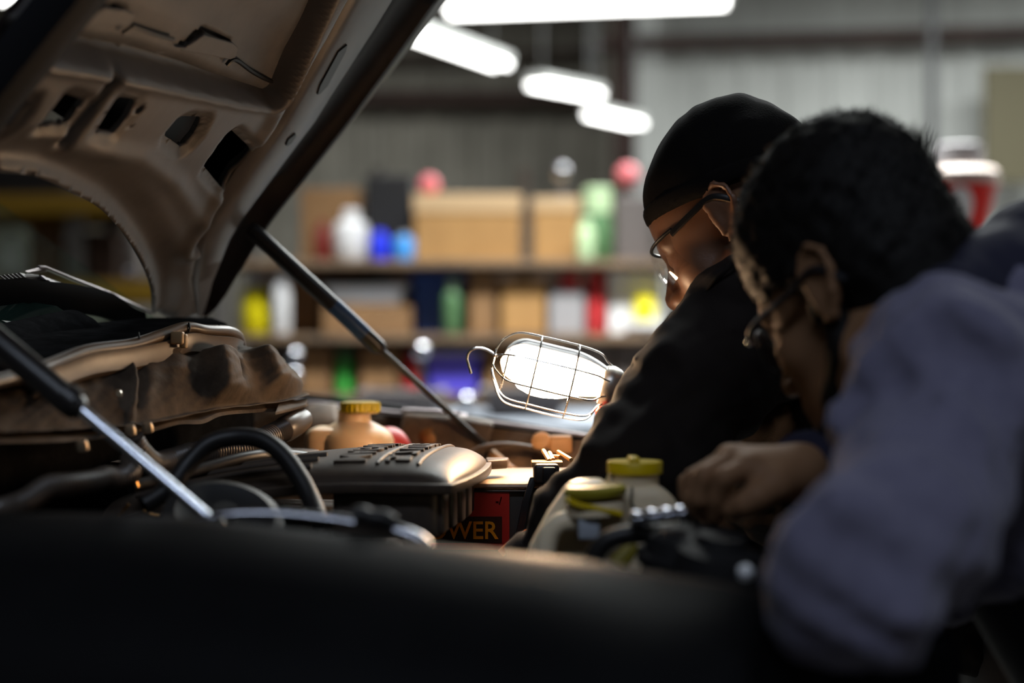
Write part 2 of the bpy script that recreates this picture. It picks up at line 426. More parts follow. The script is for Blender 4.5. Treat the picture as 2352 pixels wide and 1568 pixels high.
MB().b2((x0, D0+.70, .5), (x1, D0+.72, ZS[1]+.02)).build('gap_backing', M('gap_backing_brown', lin(112, 92, 80), .7, noise=(3, lin(84, 68, 60), .35, .7)), rk, smooth=False)  # brown sheet added so the gaps between the goods read dark
def carton(label, x0, y0, x1, lv, d=D0, depth=.35, mat=None, tape=True, zb=None, name='carton', cat='box', flap=0):
    mat = mat or m_card2; z = ZS[lv] if zb is None else zb
    if lv in (2, 3) and zb is None and d < 7.2: d -= .06; depth = min(depth, .33)
    a = P(x0, y0, d); b = P(x1, y0, d); c = ((a[0]+b[0])/2, d+depth/2, z)
    t = thing(name, label, cat, c)
    MB().b2((a[0], d, z), (b[0], d+depth, a[2])).build('body', mat, t, smooth=False, bevel=.006)
    if tape:
        MB().b2((a[0]-.002, d+depth*.42, z+.02), (b[0]+.002, d+depth*.58, a[2]+.003)).build('tape_strip', m_tape, t, smooth=False)
    if flap: MB().b2((a[0]-.006, d-.006, a[2]-flap), (b[0]+.006, d+depth+.006, a[2]+.004)).build('lid', m_tape, t, smooth=False, bevel=.004)
    return t
def can(label, x0, y0, x1, lv, mat, capmat=None, d=D0-.05, zb=None, name='paint_can', cat='can', neck=.5, caph=.2):
    z = ZS[lv] if zb is None else zb; a = P(x0, y0, d); b = P(x1, y0, d); r = (b[0]-a[0])/2; c = np.array([(a[0]+b[0])/2, d+r, z]); h = a[2]-z
    t = thing(name, label, cat, c); hb = h*(1-caph)
    MB().lathe([(r*.94, 0), (r, .006), (r, hb*.84), (r*.9, hb*.92), (r*neck, hb)], c, segs=24).build('body', mat, t)
    MB().lathe([(r*neck*1.06, hb), (r*neck*1.06, h-.005), (r*neck*.95, h)], c, segs=20).build('cap', capmat or m_white, t)
    return t
def tub(label, x0, y0, x1, lv, mat, d=D0-.06, depth=.3, zb=None, name='storage_bin', cat='bin', rim=None):
    z = ZS[lv] if zb is None else zb; a = P(x0, y0, d); b = P(x1, y0, d); xm = (a[0]+b[0])/2; hw = (b[0]-a[0])/2
    t = thing(name, label, cat, (xm, d+depth/2, z)); h = a[2]-z
    m = MB(); f = .86
    m.add([(xm-hw*f, d+.02, z), (xm+hw*f, d+.02, z), (xm+hw*f, d+depth-.02, z), (xm-hw*f, d+depth-.02, z),
           (xm-hw, d, z+h), (xm+hw, d, z+h), (xm+hw, d+depth, z+h), (xm-hw, d+depth, z+h)],
          [(3,2,1,0),(4,5,6,7),(0,1,5,4),(1,2,6,5),(2,3,7,6),(3,0,4,7)]); m.build('body', mat, t, smooth=False, bevel=.01)
    MB().b2((xm-hw-.012, d-.012, z+h-.03), (xm+hw+.012, d+depth+.012, z+h)).build('rim', rim or mat, t, smooth=False, bevel=.006)
    return t
def ball(label, px, py, d, r, zb, name='glint_dome', cat='added glint', mat=None, foot=True):
    """a ball on a short stem; the polished ones are added as glints of the tubes"""
    if mat: name, cat = 'plastic_ball', 'ball'
    c = P(px, py, d); t = thing(name, label, cat, (c[0], d, zb))
    MB().ball(c, r, 20, 14).build('dome', mat or m_chrome, t)
    MB().lathe([(r*.7, zb-c[2]), (r*.7, zb-c[2]+.008), (r*.25, zb-c[2]+.02), (r*.25, -r*.8)], c, segs=14).build('stem', m_dgrey, t)
    return t
# upper shelf
carton('long tan carton on the upper shelf, left of the strap gap', 952, 447, 1196, 1, flap=.085)
carton('shorter tan carton at the right end of the upper shelf', 1226, 455, 1330, 1, mat=m_card, flap=.06)
carton('tan carton pushed against the raised hood on the upper shelf', 690, 432, 826, 1, d=D0+.14, mat=m_card2)
for o in list(bpy.data.objects):
    if o.get('label', '').startswith('long tan'):
        for c in bpy.data.objects:
            if c.parent == o and c.name.startswith('body'): c.data.materials[0] = m_card
carton('tall black case standing beside the long tan carton', 838, 402, 946, 1, d=D0+.1, mat=m_black, tape=False, name='equipment_case', cat='case')
can('bright blue can in front of the tall black case', 848, 528, 893, 1, m_blue, m_blue, caph=.12)
can('sky blue can just left of the long tan carton', 903, 534, 950, 1, m_sky, m_grey, caph=.12)
can('white bottle with a pale cap left of the bright blue can', 762, 478, 842, 1, m_white, m_white, neck=.45, name='bottle', cat='bottle')
can('dark red can left of the white bottle', 718, 505, 758, 1, m_dred, m_dred, d=D0-.02)
can('green canister right of the tan cartons', 1340, 428, 1410, 1, m_dgreen, m_pgreen, caph=.35, neck=.9, name='canister', cat='canister')
can('small pale green jar in front of the green canister', 1326, 500, 1366, 1, m_pgreen, m_pgreen, d=D0-.138, name='jar', cat='jar')
carton('dull brown carton under the faded red ball', 1414, 452, 1496, 1, mat=m_dgrey, tape=False)
ball('faded red ball on the dull brown carton, highest thing on the rack', 1441, 402, D0+.1, .055, Z(452, D0), mat=m_pink)
ball('steel dome added for a glint above the shorter tan carton', 1290, 395, D0+.1, .04, Z(455, D0)+.004)
ball('pink ball on the left end of the long tan carton', 985, 425, D0+.12, .05, Z(447, D0)+.004, mat=m_pink)
# middle shelf
carton('brown carton carrying the silver tool tray', 742, 702, 944, 2, mat=m_card2)
tub('silver tool tray on the brown carton', 748, 654, 926, 2, m_silver, zb=Z(702, D0)+.004, name='tool_tray', cat='tray', rim=m_silver)
tub('navy blue cabinet below the sky blue can', 946, 624, 1066, 2, m_navy, d=D0+.03, name='tool_cabinet', cat='cabinet')
carton('narrow tan carton right of the navy cabinet', 1080, 624, 1138, 2, mat=m_card2)
carton('tan carton in the middle of the middle shelf', 1152, 640, 1252, 2, mat=m_card)
carton('pale carton with the red jar on top', 1262, 668, 1342, 2, mat=m_grey, tape=False)
can('red jar standing on the pale carton', 1284, 626, 1332, 2, m_red, m_red, zb=Z(668, D0), name='jar', cat='jar', neck=.8)
can('red jar between the pale carton and the white carton', 1346, 626, 1392, 2, m_red, m_red, name='jar', cat='jar', neck=.8)
carton('white carton on the middle shelf near the safety glasses', 1398, 622, 1520, 2, mat=m_white, tape=False, d=D0+.03)
tub('small white tub under the yellow can', 1446, 738, 1518, 2, m_white, d=D0-.128, depth=.075, name='tub', cat='tub')
can('yellow can on the small white tub, left of the man in the beanie', 1456, 682, 1508, 2, m_yellow, m_yellow, d=D0-.13, caph=.3, neck=.8, zb=Z(738, D0-.128)+.002)
can('dark green bottle in the gap before the navy cabinet', 1018, 640, 1058, 2, m_dgreen, m_pgreen, d=D0-.09, name='bottle', cat='bottle')
carton('olive brown carton at the left end of the middle shelf', 638, 634, 730, 2, mat=m_card2, d=D0+.16)
can('yellow jug beside the lower hood corner', 548, 628, 618, 2, m_yellow, m_white, name='jug', cat='jug', neck=.45)
can('white tub just right of the yellow jug', 622, 628, 664, 2, m_white, m_white, name='tub', cat='tub', neck=.9, caph=.15, d=D0-.1)
# lower shelf
can('green spray bottle on the lower shelf', 768, 796, 808, 3, m_green, m_dgreen, name='bottle', cat='bottle', neck=.7, caph=.3)
tub('violet blue bin on the lower shelf', 978, 800, 1102, 3, m_purple, rim=m_grey)
can('red can left of the violet blue bin', 921, 806, 968, 3, m_red, m_red, caph=.15)
tub('navy blue crate at the back of the lower shelf', 942, 796, 1100, 3, m_navy, d=D0+.28, depth=.25, name='crate', cat='crate')
carton('brown carton right of the green spray bottle', 828, 802, 912, 3, mat=m_card2)
carton('dark brown carton above the lamp hook', 1118, 796, 1190, 3, mat=m_card2)
carton('tan carton directly behind the lamp cage', 1198, 796, 1300, 3, mat=m_dgrey, tape=False)
carton('grey carton behind the lamp handle', 1306, 796, 1402, 3, mat=m_grey, tape=False, d=D0+.1)
carton('dark grey carton at the right end of the lower shelf', 1410, 794, 1520, 3, mat=m_dgrey, tape=False)
carton('grey brown carton at the left end of the lower shelf', 560, 798, 652, 3, mat=m_dgrey, tape=False, d=D0+.1)
can('olive bottle beside the grey brown carton', 586, 802, 628, 3, m_oliv2, m_yellow, d=D0-.1, name='bottle', cat='bottle')
carton('brown carton left of the green spray bottle', 692, 800, 758, 3, mat=m_card2)
# workbench in front of the rack with polished balls added for glints
zb = .987; bx0 = P(560, 0, 5.0)[0]; bx1 = P(1640, 0, 5.0)[0]
wb = thing('workbench', 'long blue grey workbench in front of the storage rack', 'workbench', ((bx0+bx1)/2, 5.0, 0))
MB().b2((bx0, 4.45, zb-.05), (bx1, 5.6, zb-.002)).build('bench_top', m_bench, wb, smooth=False, bevel=.006)
for xx in (bx0+.1, bx1-.1, (bx0+bx1)/2):
    for yy in (4.55, 5.5): MB().b2((xx-.035, yy-.035, 0), (xx+.035, yy+.035, zb-.05)).build('leg', m_rack, wb, smooth=False, bevel=.004)
MB().b2((bx0+.1, 4.6, .25), (bx1-.1, 5.5, .29)).build('lower_shelf', m_shelf, wb, smooth=False, bevel=.004)
ball('dome added for a glint, upper of two left of the green bottle', 676, 816, 5.2, .028, zb)
ball('dome added for a glint, low beside the dusty cowl housing', 674, 862, 5.0, .028, zb)
ball('dome added for a glint just under the lamp hook', 1070, 922, 4.8, .03, zb)
ball('dome added for a glint in front of the violet blue bin', 968, 806, 4.75, .03, zb)
tub('grey parts tray on the bench under the lamp', 1110, 890, 1300, 3, m_dgrey, d=4.9, depth=.3, zb=zb, name='parts_tray', cat='tray')
tub('low dark parts tray on the bench left of the lamp hook', 830, 896, 1010, 3, m_dgrey, d=5.1, depth=.3, zb=zb, name='parts_tray', cat='tray')
# pallet rack seen through the arch of the hood
DP = 7.4
m_beam = M('yellow_rack_beam', lin(150, 116, 26), .5)
pr = thing('pallet_rack', 'pallet rack with yellow beams seen through the hood arch', 'rack', (P(140, 784, DP)[0], DP+.4, 0))
xa, xb = P(-420, 0, DP)[0], P(430, 0, DP)[0]
for py in (470, 668, 900):
    z = Z(py, DP)
    for yy in (DP, DP+.9): MB().b2((xa, yy-.03, z-.05), (xb, yy+.03, z+.05)).build('beam', m_beam, pr, smooth=False, bevel=.006)
    MB().b2((xa, DP+.03, z+.05), (xb, DP+.87, z+.07)).build('deck_board', m_shelf, pr, smooth=False)
for px in (-420, 162, 430):
    for yy in (DP+.08, DP+.82): MB().b2((P(px, 0, DP)[0]-.045, yy-.045, 0), (P(px, 0, DP)[0]+.045, yy+.045, 2.7)).build('upright', m_rack, pr, smooth=False, bevel=.006)
zt = Z(470, DP)+.072; zm = Z(668, DP)+.072; zl = Z(900, DP)+.072
carton('dark carton above the yellow rack beam', -40, 380, 140, 1, d=DP+.2, depth=.5, mat=m_black, tape=False, zb=zt)
carton('charcoal carton above the beam, right of the grey upright', 182, 388, 330, 1, d=DP+.2, depth=.5, mat=m_black, tape=False, zb=zt)
carton('brown carton under the yellow rack beam', 66, 522, 142, 1, d=DP+.15, depth=.5, mat=M('old_cardboard', lin(92, 62, 36), .8), tape=False, zb=zm)
carton('dark brown carton right of the grey upright', 186, 530, 262, 1, d=DP+.15, depth=.5, mat=M('dark_cardboard', lin(60, 40, 28), .8), tape=False, zb=zm)
can('pale jug behind the wiper at the left edge', -12, 540, 46, 1, m_white, m_white, d=DP+.1, zb=zm, name='jug', cat='jug')
can('grey bottle under the yellow beam near the hood arch', 268, 530, 322, 1, m_dgrey, m_grey, d=DP+.1, zb=zm, name='bottle', cat='bottle')
ball('steel dome added for a glint below the grey bottle', 293, 626, DP+.065, .024, Z(668, DP)+.072)
# red bucket on a steel stand at the far right
DR = 4.2
bs = thing('steel_stand', 'grey steel stand under the red bucket', 'stand', (P(2260, 784, DR)[0], DR+.25, 0))
zz = Z(640, DR)+.002; xa, xb = P(2120, 0, DR)[0], P(2420, 0, DR)[0]
MB().b2((xa, DR-.1, zz-.03), (xb, DR+.5, zz-.002)).build('stand_top', m_rack, bs, smooth=False, bevel=.004)
for xx in (xa+.04, xb-.04):
    for yy in (DR-.05, DR+.45): MB().b2((xx-.02, yy-.02, 0), (xx+.02, yy+.02, zz-.03)).build('leg', m_rack, bs, smooth=False)
c = np.array([P(2238, 0, DR)[0], DR+.15, zz]); hh = Z(414, DR)-zz; r1 = (P(2330, 0, DR)[0]-c[0])
rb = thing('bucket', 'red bucket with a white round label and pale lid, right of the dark hair', 'bucket', c)
MB().lathe([(r1*.42, 0), (r1*.46, .01), (r1*.94, hh*.96), (r1, hh*.97), (r1, hh)], c, segs=40).build('pail', M('bucket_red', lin(205, 34, 28), .4), rb)
MB().lathe([(r1*1.02, hh), (r1*1.02, hh+.035), (r1*.9, hh+.05), (r1*.7, hh+.055)], c, segs=40).build('lid', M('bucket_lid', lin(168, 152, 144), .5), rb)
MB().lathe([(r1*.66, hh+.055), (r1*.64, hh+.12), (r1*.5, hh+.125)], c, segs=32).build('lid_cup', m_grey, rb)
# round label wrapped on the pail
m = MB(); vs = []; lc = P(2216, 468, DR); rr = .038
for i in range(9):
    for k in range(24):
        r = rr*i/8; a = 2*math.pi*k/24; zz2 = lc[2]+1.5*r*math.sin(a); t = (zz2-zz)/hh; rad = r1*(.46+.5*t)+.003
        x = lc[0]+r*math.cos(a); y = c[1]-math.sqrt(max(rad**2-(x-c[0])**2, 1e-6)); vs.append((x, y, zz2))
m.add(vs, [(i*24+k, i*24+(k+1) % 24, (i+1)*24+(k+1) % 24, (i+1)*24+k) for i in range(8) for k in range(24)])
m.build('round_label', m_white, rb)
# ================================================================ the pickup truck
tr = thing('pickup_truck', 'dark pickup truck with raised hood, its engine bay lit by the lamp', 'truck', (-.25, 1.6, 0))
m_hood_lit = M('lit_hood_paint', (.125, .112, .106), .45, noise=(9, (.085, .075, .07), .35, .72), bump=(60, .12, .002), stretch=(1, 1, .35))  # inner panel: hood paint with the lamp light put into its colour
m_liner = M('hood_liner', (.14, .13, .125), .55, noise=(14, (.105, .097, .093), .4, .7), bump=(70, .2, .002))
m_maroon = M('shaded_cherry_paint', (.010, .0062, .0068), .42, spec=.18)  # flange and skin: the same hood paint, shade put into its colour
m_paint = M('black_paint', (.0055, .0055, .006), .5, spec=.03, noise=(6, (.0075, .0075, .008), .4, .7))
m_dust = M('dusty_black_plastic', (.115, .085, .06), .78, spec=.2, noise=(16, (.045, .033, .024), .36, .66), bump=(90, .35, .003))
m_rub = M('black_rubber', (.012, .011, .011), .42, spec=.35)
m_seal = M('dusty_rubber_seal', (.13, .085, .052), .36, noise=(8, (.06, .042, .03), .4, .7))
m_blk = M('moulded_black_plastic', (.055, .042, .034), .40, noise=(25, (.03, .024, .02), .4, .7), bump=(160, .15, .001))
m_hose = M('corrugated_plastic', (.07, .055, .044), .34)
m_cream = M('cream_plastic_tank', lin(226, 190, 148), .42, sss=.25, noise=(5, lin(200, 160, 118), .4, .75))
m_ylcap = M('yellow_cap_plastic', lin(206, 176, 8), .4)
m_rust = M('dusty_inner_metal', (.20, .125, .075), .7, noise=(10, (.055, .036, .024), .38, .62), bump=(60, .4, .004))
m_edge = M('pale_metal_edge', lin(150, 138, 140), .35, metal=.5)  # pale purplish grey metal for rim and bracket edges
m_rod = M('strut_rod_steel', (.62, .66, .74), .22, metal=1)
m_tubeb = M('strut_tube_black', (.014, .012, .012), .35)

# ---- hood: a panel in its own plane (a towards the front edge, b across the truck, h out of the underside)
HA = P(490, 715, 2.05); HB = P(1110, 0, 1.96); hu = HB-HA
hl = np.array([-hu[1], hu[0], 0]); hl /= np.linalg.norm(hl); hl *= np.sign(hl[1]); hu = hu/np.linalg.norm(hu)
hn = np.cross(hu, hl); hn = hn if hn @ (np.array([0, 0, EYE])-HA) > 0 else -hn
def H2(px, py, o=0.0):
    r = P(px, py, 1.0)-np.array([0, 0, EYE]); C0 = np.array([0, 0, EYE]); t = ((HA+hn*o-C0) @ hn)/(r @ hn); q = C0+r*t-HA
    return np.array([q @ hu, q @ hl])
def hpoly(pts, o=0.0): return np.array([H2(x, y, o) for x, y in pts])
def sdpoly(p, A, B):
    """signed distance of the points (A, B) to the polygon p, negative inside"""
    d = np.full(A.shape, 1e9); ins = np.zeros(A.shape, bool); n = len(p)
    for i in range(n):
        a, b = p[i], p[(i+1) % n]; e = b-a; wx, wy = A-a[0], B-a[1]
        t = np.clip((wx*e[0]+wy*e[1])/(e @ e+1e-12), 0, 1); d = np.minimum(d, (wx-e[0]*t)**2+(wy-e[1]*t)**2)
        c = ((a[1] <= B) & (b[1] > B)) | ((b[1] <= B) & (a[1] > B))
        with np.errstate(divide='ignore', invalid='ignore'):
            xi = a[0]+(B-a[1])/(b[1]-a[1])*(b[0]-a[0])
        ins ^= c & (A < xi)
    d = np.sqrt(d); return np.where(ins, -d, d)
def dline(p, A, B):
    d = np.full(A.shape, 1e9)
    for i in range(len(p)-1):
        a, b = p[i], p[i+1]; e = b-a; wx, wy = A-a[0], B-a[1]; t = np.clip((wx*e[0]+wy*e[1])/(e @ e), 0, 1)
        d = np.minimum(d, (wx-e[0]*t)**2+(wy-e[1]*t)**2)
    return np.sqrt(d)
sst = lambda x, a, b: (lambda t: t*t*(3-2*t))(np.clip((x-a)/(b-a), 0, 1))
arch = [H2(*q) for q in ((355, 722), (352, 670), (330, 610), (290, 545), (230, 480), (160, 440), (80, 405), (0, 395))]
arch = np.array(catmull(arch, 5))
inner = hpoly([(455, 560), (478, 512), (560, 395), (640, 285), (672, 225), (760, 75), (800, 0), (900, -170)])
hole_px = [[(-40, 290), (0, 262), (75, 232), (60, 262), (0, 325), (-40, 350)],
           [(100, 303), (150, 236), (158, 224), (198, 238), (200, 246), (168, 288), (150, 294)],
           [(222, 306), (268, 232), (278, 225), (311, 230), (312, 237), (290, 280), (262, 310)],
           [(388, 322), (390, 312), (415, 282), (428, 276), (469, 277), (470, 284), (452, 318), (432, 340), (422, 345)],
           [(477, 390), (482, 380), (528, 315), (540, 307), (574, 338), (579, 347), (548, 405), (526, 434), (515, 438)]]
holes = [hpoly(h) for h in hole_px]
sm_holes = [hpoly([(296, 296), (298, 288), (301, 285), (300, 292)]),
            hpoly([(310, 268), (314, 254), (326, 242), (331, 240), (327, 252), (318, 264)])]
groove = hpoly([(268, 182), (215, 258), (150, 338)])
step_lo = hpoly([(-60, 120), (60, 145), (255, 178), (430, 216), (560, 243), (625, 252), (655, 222), (700, 130), (775, -20), (850, -160)], .0)
liner_poly = np.vstack([hpoly([(-60, 62), (100, 82), (300, 115), (430, 152), (520, 188), (580, 215), (622, 218), (650, 180), (700, 95), (745, 0), (830, -160)], -.024), hpoly([(300, -400), (-300, -300)], -.024)])
slots = [hpoly([(722, 210), (728, 190), (770, 112), (790, 96), (786, 112), (745, 190), (728, 208)]),
         hpoly([(650, 327), (655, 314), (672, 300), (673, 306), (662, 322), (652, 329)])]
edge = hpoly([(478, 730), (520, 712), (560, 672), (610, 612), (700, 500), (790, 398), (1000, 140), (1110, 0), (1240, -170)])
HD = 1.05
outline = np.vstack([arch, [[.155, -.78], [HD, -.80], [HD, -.05]], inner[::-1], [H2(440, 640)], [H2(455, 720)], [H2(400, 735)]])
da = .0045
A, B = np.meshgrid(np.arange(-.06, HD+.01, da), np.arange(-.90, .06, da), indexing='ij')
def snap(A, B, polys, lim):
    for p in polys:
        e = 1e-4; d = sdpoly(p, A, B); gx = (sdpoly(p, A+e, B)-d)/e; gy = (sdpoly(p, A, B+e)-d)/e; m = np.abs(d) < lim
        A = np.where(m, A-gx*d, A); B = np.where(m, B-gy*d, B)
    return A, B
A, B = snap(A, B, [outline]+holes+sm_holes, da*.72)
def hood_h(A, B):
    h = np.zeros(A.shape)
    sdL = sdpoly(liner_poly, A, B)
    dlo = dline(step_lo, A, B)
    # swage between the holed rear panel and the liner
    lo = sdpoly(np.vstack([step_lo, hpoly([(300, -500), (-400, -400)])]), A, B)
    h += -.034*sst(-lo, 0, .018)+.004*np.exp(-(lo/.006)**2)
    for p, c in zip(holes, (1, 1, .35, 1, 1)):
        d = sdpoly(p, A, B); h -= c*.007*(1-sst(d, .004, .014))
    h -= .012*np.exp(-(dline(groove, A, B)/.0065)**2)
    da_ = dline(arch, A, B)
    h += .010*np.exp(-(da_/.010)**2)-.010*(1-sst(da_, .02, .06))
    ed = dline(inner, A, B); h += .008*np.exp(-((ed-.02)/.012)**2)-.012*np.exp(-(ed/.006)**2)
    d2 = dline(hpoly([(150, 342), (190, 352), (250, 350), (320, 360), (400, 420), (470, 520)]), A, B); h += .005*np.exp(-(d2/.012)**2)
    return h
hgt = hood_h(A, B)
sdo = sdpoly(outline, A, B); sdh = np.min([sdpoly(p, A, B) for p in holes+sm_holes], 0)
na, nb = A.shape; ID = np.arange(na*nb).reshape(na, nb)
cA = (A[:-1, :-1]+A[1:, 1:])/2; cB = (B[:-1, :-1]+B[1:, 1:])/2
keep = (sdpoly(outline, cA, cB) < 0) & (np.min([sdpoly(p, cA, cB) for p in holes+sm_holes], 0) > 0)
W = HA+A.reshape(-1, 1)*hu+B.reshape(-1, 1)*hl+hgt.reshape(-1, 1)*hn
Q = np.stack([ID[:-1, :-1], ID[1:, :-1], ID[1:, 1:], ID[:-1, 1:]], -1)[keep]
def compact(W, Q):
    u, inv = np.unique(Q, return_inverse=True); return W[u], inv.reshape(Q.shape)
def with_walls(W, Q, depth):
    """adds a thickness: walls along every open border, running back from the underside"""
    W, Q = compact(W, Q); E = np.concatenate([Q[:, [i, (i+1) % 4]] for i in range(4)]); key = {}
    for a, b in E:
        k = (a, b) if a < b else (b, a); key[k] = None if k in key else (a, b)
    bd = [v for v in key.values() if v is not None]; ids = {}; V2 = []
    for a, b in bd:
        for q in (a, b):
            if q not in ids: ids[q] = len(W)+len(V2); V2.append(W[q]-hn*depth)
    Q2 = np.array([(b, a, ids[a], ids[b]) for a, b in bd]); return np.vstack([W, V2]), np.vstack([Q, Q2])
W1, Q1 = with_walls(W, Q, .006)
# outer skin of the hood, 4 cm behind the panel: one thick plate with a crowned surface
sk_poly = np.vstack([[[.03, -.12], [.02, -.02]], edge, [[HD+.04, -.02], [HD+.04, -.765], [.16, -.765]], arch[::-1][:-2]+np.array([.055, -.02])])
m = MB(); n = len(sk_poly)
crown = lambda p, o: HA+p[0]*hu+p[1]*hl+hn*o
front = [crown(p, -.052) for p in sk_poly]; back = [crown(p, -.060) for p in sk_poly]
m.add(front+back, [tuple(range(n)), tuple(range(2*n-1, n-1, -1))]+[(i, n+i, n+(i+1) % n, (i+1) % n) for i in range(n)])
hood = m.build('hood', m_maroon, tr, smooth=False)
link('inner_panel', mesh_np('inner_panel', W1, Q1), m_hood_lit, hood, label='underside hood panel with cut-outs, lamp light put into its brown')
# liner pad lying on the front part of the panel
Al, Bl = np.meshgrid(np.arange(.2, HD, .006), np.arange(-.79, -.25, .006), indexing='ij')
Al, Bl = snap(Al, Bl, [liner_poly], .0033); sl_ = sdpoly(liner_poly, Al, Bl)
def liner_h(A, B):
    s = sdpoly(liner_poly, A, B)
    return -.032+.008*sst(-s, 0, .012)+.003*np.sin(A*55+B*9)*sst(-s, .02, .06)+.004*np.exp(-(dline(hpoly([(610, 205), (640, 110), (690, 0), (760, -150)], -.024), A, B)/.012)**2)
hl_ = liner_h(Al, Bl); ID = np.arange(Al.size).reshape(Al.shape)
cA = (Al[:-1, :-1]+Al[1:, 1:])/2; cB = (Bl[:-1, :-1]+Bl[1:, 1:])/2; keep = sdpoly(liner_poly, cA, cB) < 0
tabs = [hpoly([(402, 108), (450, 62), (462, 60), (535, 88), (530, 98), (470, 78), (425, 108)], -.024),
        hpoly([(170, 52), (222, 12), (235, 8), (296, 14), (290, 24), (240, 16), (200, 42), (178, 56)], -.024)]
for p in tabs: keep &= sdpoly(p, cA, cB) > 0
Wl = HA+Al.reshape(-1, 1)*hu+Bl.reshape(-1, 1)*hl+hl_.reshape(-1, 1)*hn
Ql = np.stack([ID[:-1, :-1], ID[1:, :-1], ID[1:, 1:], ID[:-1, 1:]], -1)[keep]
Wl, Ql = with_walls(Wl, Ql, .012)
link('liner_pad', mesh_np('liner_pad', Wl, Ql), m_liner, hood, label='grey insulating pad with slotted tabs on the hood underside')
def hpt(px, py, o): q = H2(px, py, o); return HA+q[0]*hu+q[1]*hl+hn*o
for pts in ([(402, 108), (425, 110), (470, 80), (536, 100), (548, 110), (540, 140), (480, 128), (420, 118)],
            [(178, 56), (200, 44), (240, 18), (292, 24), (312, 34), (300, 62), (240, 58), (186, 60)]):
    MB().prism([hpt(x, y, -.019) for x, y in pts], -hn*.004).build('pad_tab', m_liner, hood, smooth=False, bevel=.0015)
MB().tube([hpt(x, y, -.019) for x, y in ((280, 78), (305, 60), (350, 76), (398, 90))], .0022, 6).build('pad_slit', m_rub, hood)
MB().tube(catmull([hpt(x, y, -.019) for x, y in ((520, 150), (540, 137), (580, 165), (622, 186), (645, 184), (672, 150), (690, 110), (740, 0), (800, -120))], 6), .0026, 6).build('pad_seam', m_rub, hood)
# side rail: swept profile between the panel and the far edge
ns = 70; tt = np.linspace(0, 1, ns)
def resamp(p, t):
    s = np.r_[0, np.cumsum(np.linalg.norm(np.diff(p, axis=0), axis=1))]; s /= s[-1]; return np.stack([np.interp(t, s, p[:, k]) for k in (0, 1)], 1)
inr = resamp(np.vstack([hpoly([(452, 722), (440, 650)]), inner]), tt); edr = resamp(edge, tt)
prof = [(0, -.010), (.03, .000), (.06, .004), (.26, .004), (.30, -.003), (.34, -.016), (.50, -.020), (.56, -.008), (.585, .002), (.605, .003), (.625, -.004), (.70, -.016), (.88, -.026), (.96, -.036), (1.0, -.052)]
mr = MB(); m2 = MB()
def strip(prof, name, mat, label):
    m = MB(); k = len(prof); vs = []
    for i in range(ns):
        for w_, o in prof:
            q = inr[i]*(1-w_)+edr[i]*w_; vs.append(HA+q[0]*hu+q[1]*hl+hn*o)
    m.add(vs, [(i*k+j, i*k+j+1, (i+1)*k+j+1, (i+1)*k+j) for i in range(ns-1) for j in range(k-1)])
    return m.build(name, mat, hood, label=label, solid=.0025)
strip(prof[:5], 'side_rail', M('lit_rail_paint', (.11, .10, .098), .38, noise=(9, (.075, .07, .068), .4, .7)), 'grey stamped rail along the hood side')  # rail: paler copy of the hood paint, lamp light in its colour
strip(prof[4:], 'hood_flange', m_maroon, 'near black outer flange of the hood')
for p in slots:
    ctr = p.mean(0); MB().prism([HA+q[0]*hu+q[1]*hl+hn*.0062 for q in p], -hn*.003).build('rail_slot', m_rub, hood, smooth=False)
# near side flange of the hood
m = MB(); pth = [HA+a*hu-.80*hl for a in np.linspace(-.02, HD, 30)]; vs = []
secn = [(.035, -.002), (.02, .012), (-.005, .018), (-.020, .016), (-.028, .004), (-.028, -.010)]
for i, a in enumerate(np.linspace(.10, HD, 30)):
    for b, o in secn: vs.append(HA+a*hu+(-.795+b)*hl+hn*o)
k = len(secn); m.add(vs, [(i*k+j, i*k+j+1, (i+1)*k+j+1, (i+1)*k+j) for i in range(29) for j in range(k-1)])
m.build('hood_flange', M('matt_black_flange', (.009, .009, .011), .7, spec=.15), hood, solid=.003)

# ---- gas struts
def strut(p0, p1, p2, rt, rr, label):
    p0, p1, p2 = (np.array(q) for q in (p0, p1, p2)); d = p2-p0; d = d/np.linalg.norm(d); L = np.linalg.norm(p1-p0)
    o = MB().lathe([(rt*.7, 0), (rt, .006), (rt, L-.012), (rt*.95, L-.006), (rt*.72, L)], p0, d, 20).build('gas_strut', m_tubeb, tr, label=label)
    MB().tube([p1-d*.01, p2], rr, 14).build('strut_rod', m_rod if rr > .0049 else m_tubeb, o, label='bare piston rod' if rr > .0049 else 'thin dark piston rod')
    MB().ball(p2, rr*1.5, 14, 8).build('ball_joint', m_tubeb, o)
    MB().lathe([(rt*1.06, 0), (rt*1.06, .012)], p1-d*.02, d, 20).build('end_collar', m_tubeb, o)
    return o, p0, d, L
strut(P(-190, 630, 1.27), P(188, 942, 1.24), P(500, 1208, 1.215), .0125, .0053, 'black gas strut with a bright rod, out of focus by the front fender')
o, p0, d, L = strut(P(572, 522, 1.915), P(878, 806, 1.98), P(1118, 1026, 2.03), .0112, .0044, 'dark gas strut holding up the far side of the hood')
MB().tube([p0+d*L*.62, p0+d*L*.86], .0117, 20).build('sticker', M('strut_sticker', lin(34, 66, 110), .4), o, label='blue sticker on the strut tube')

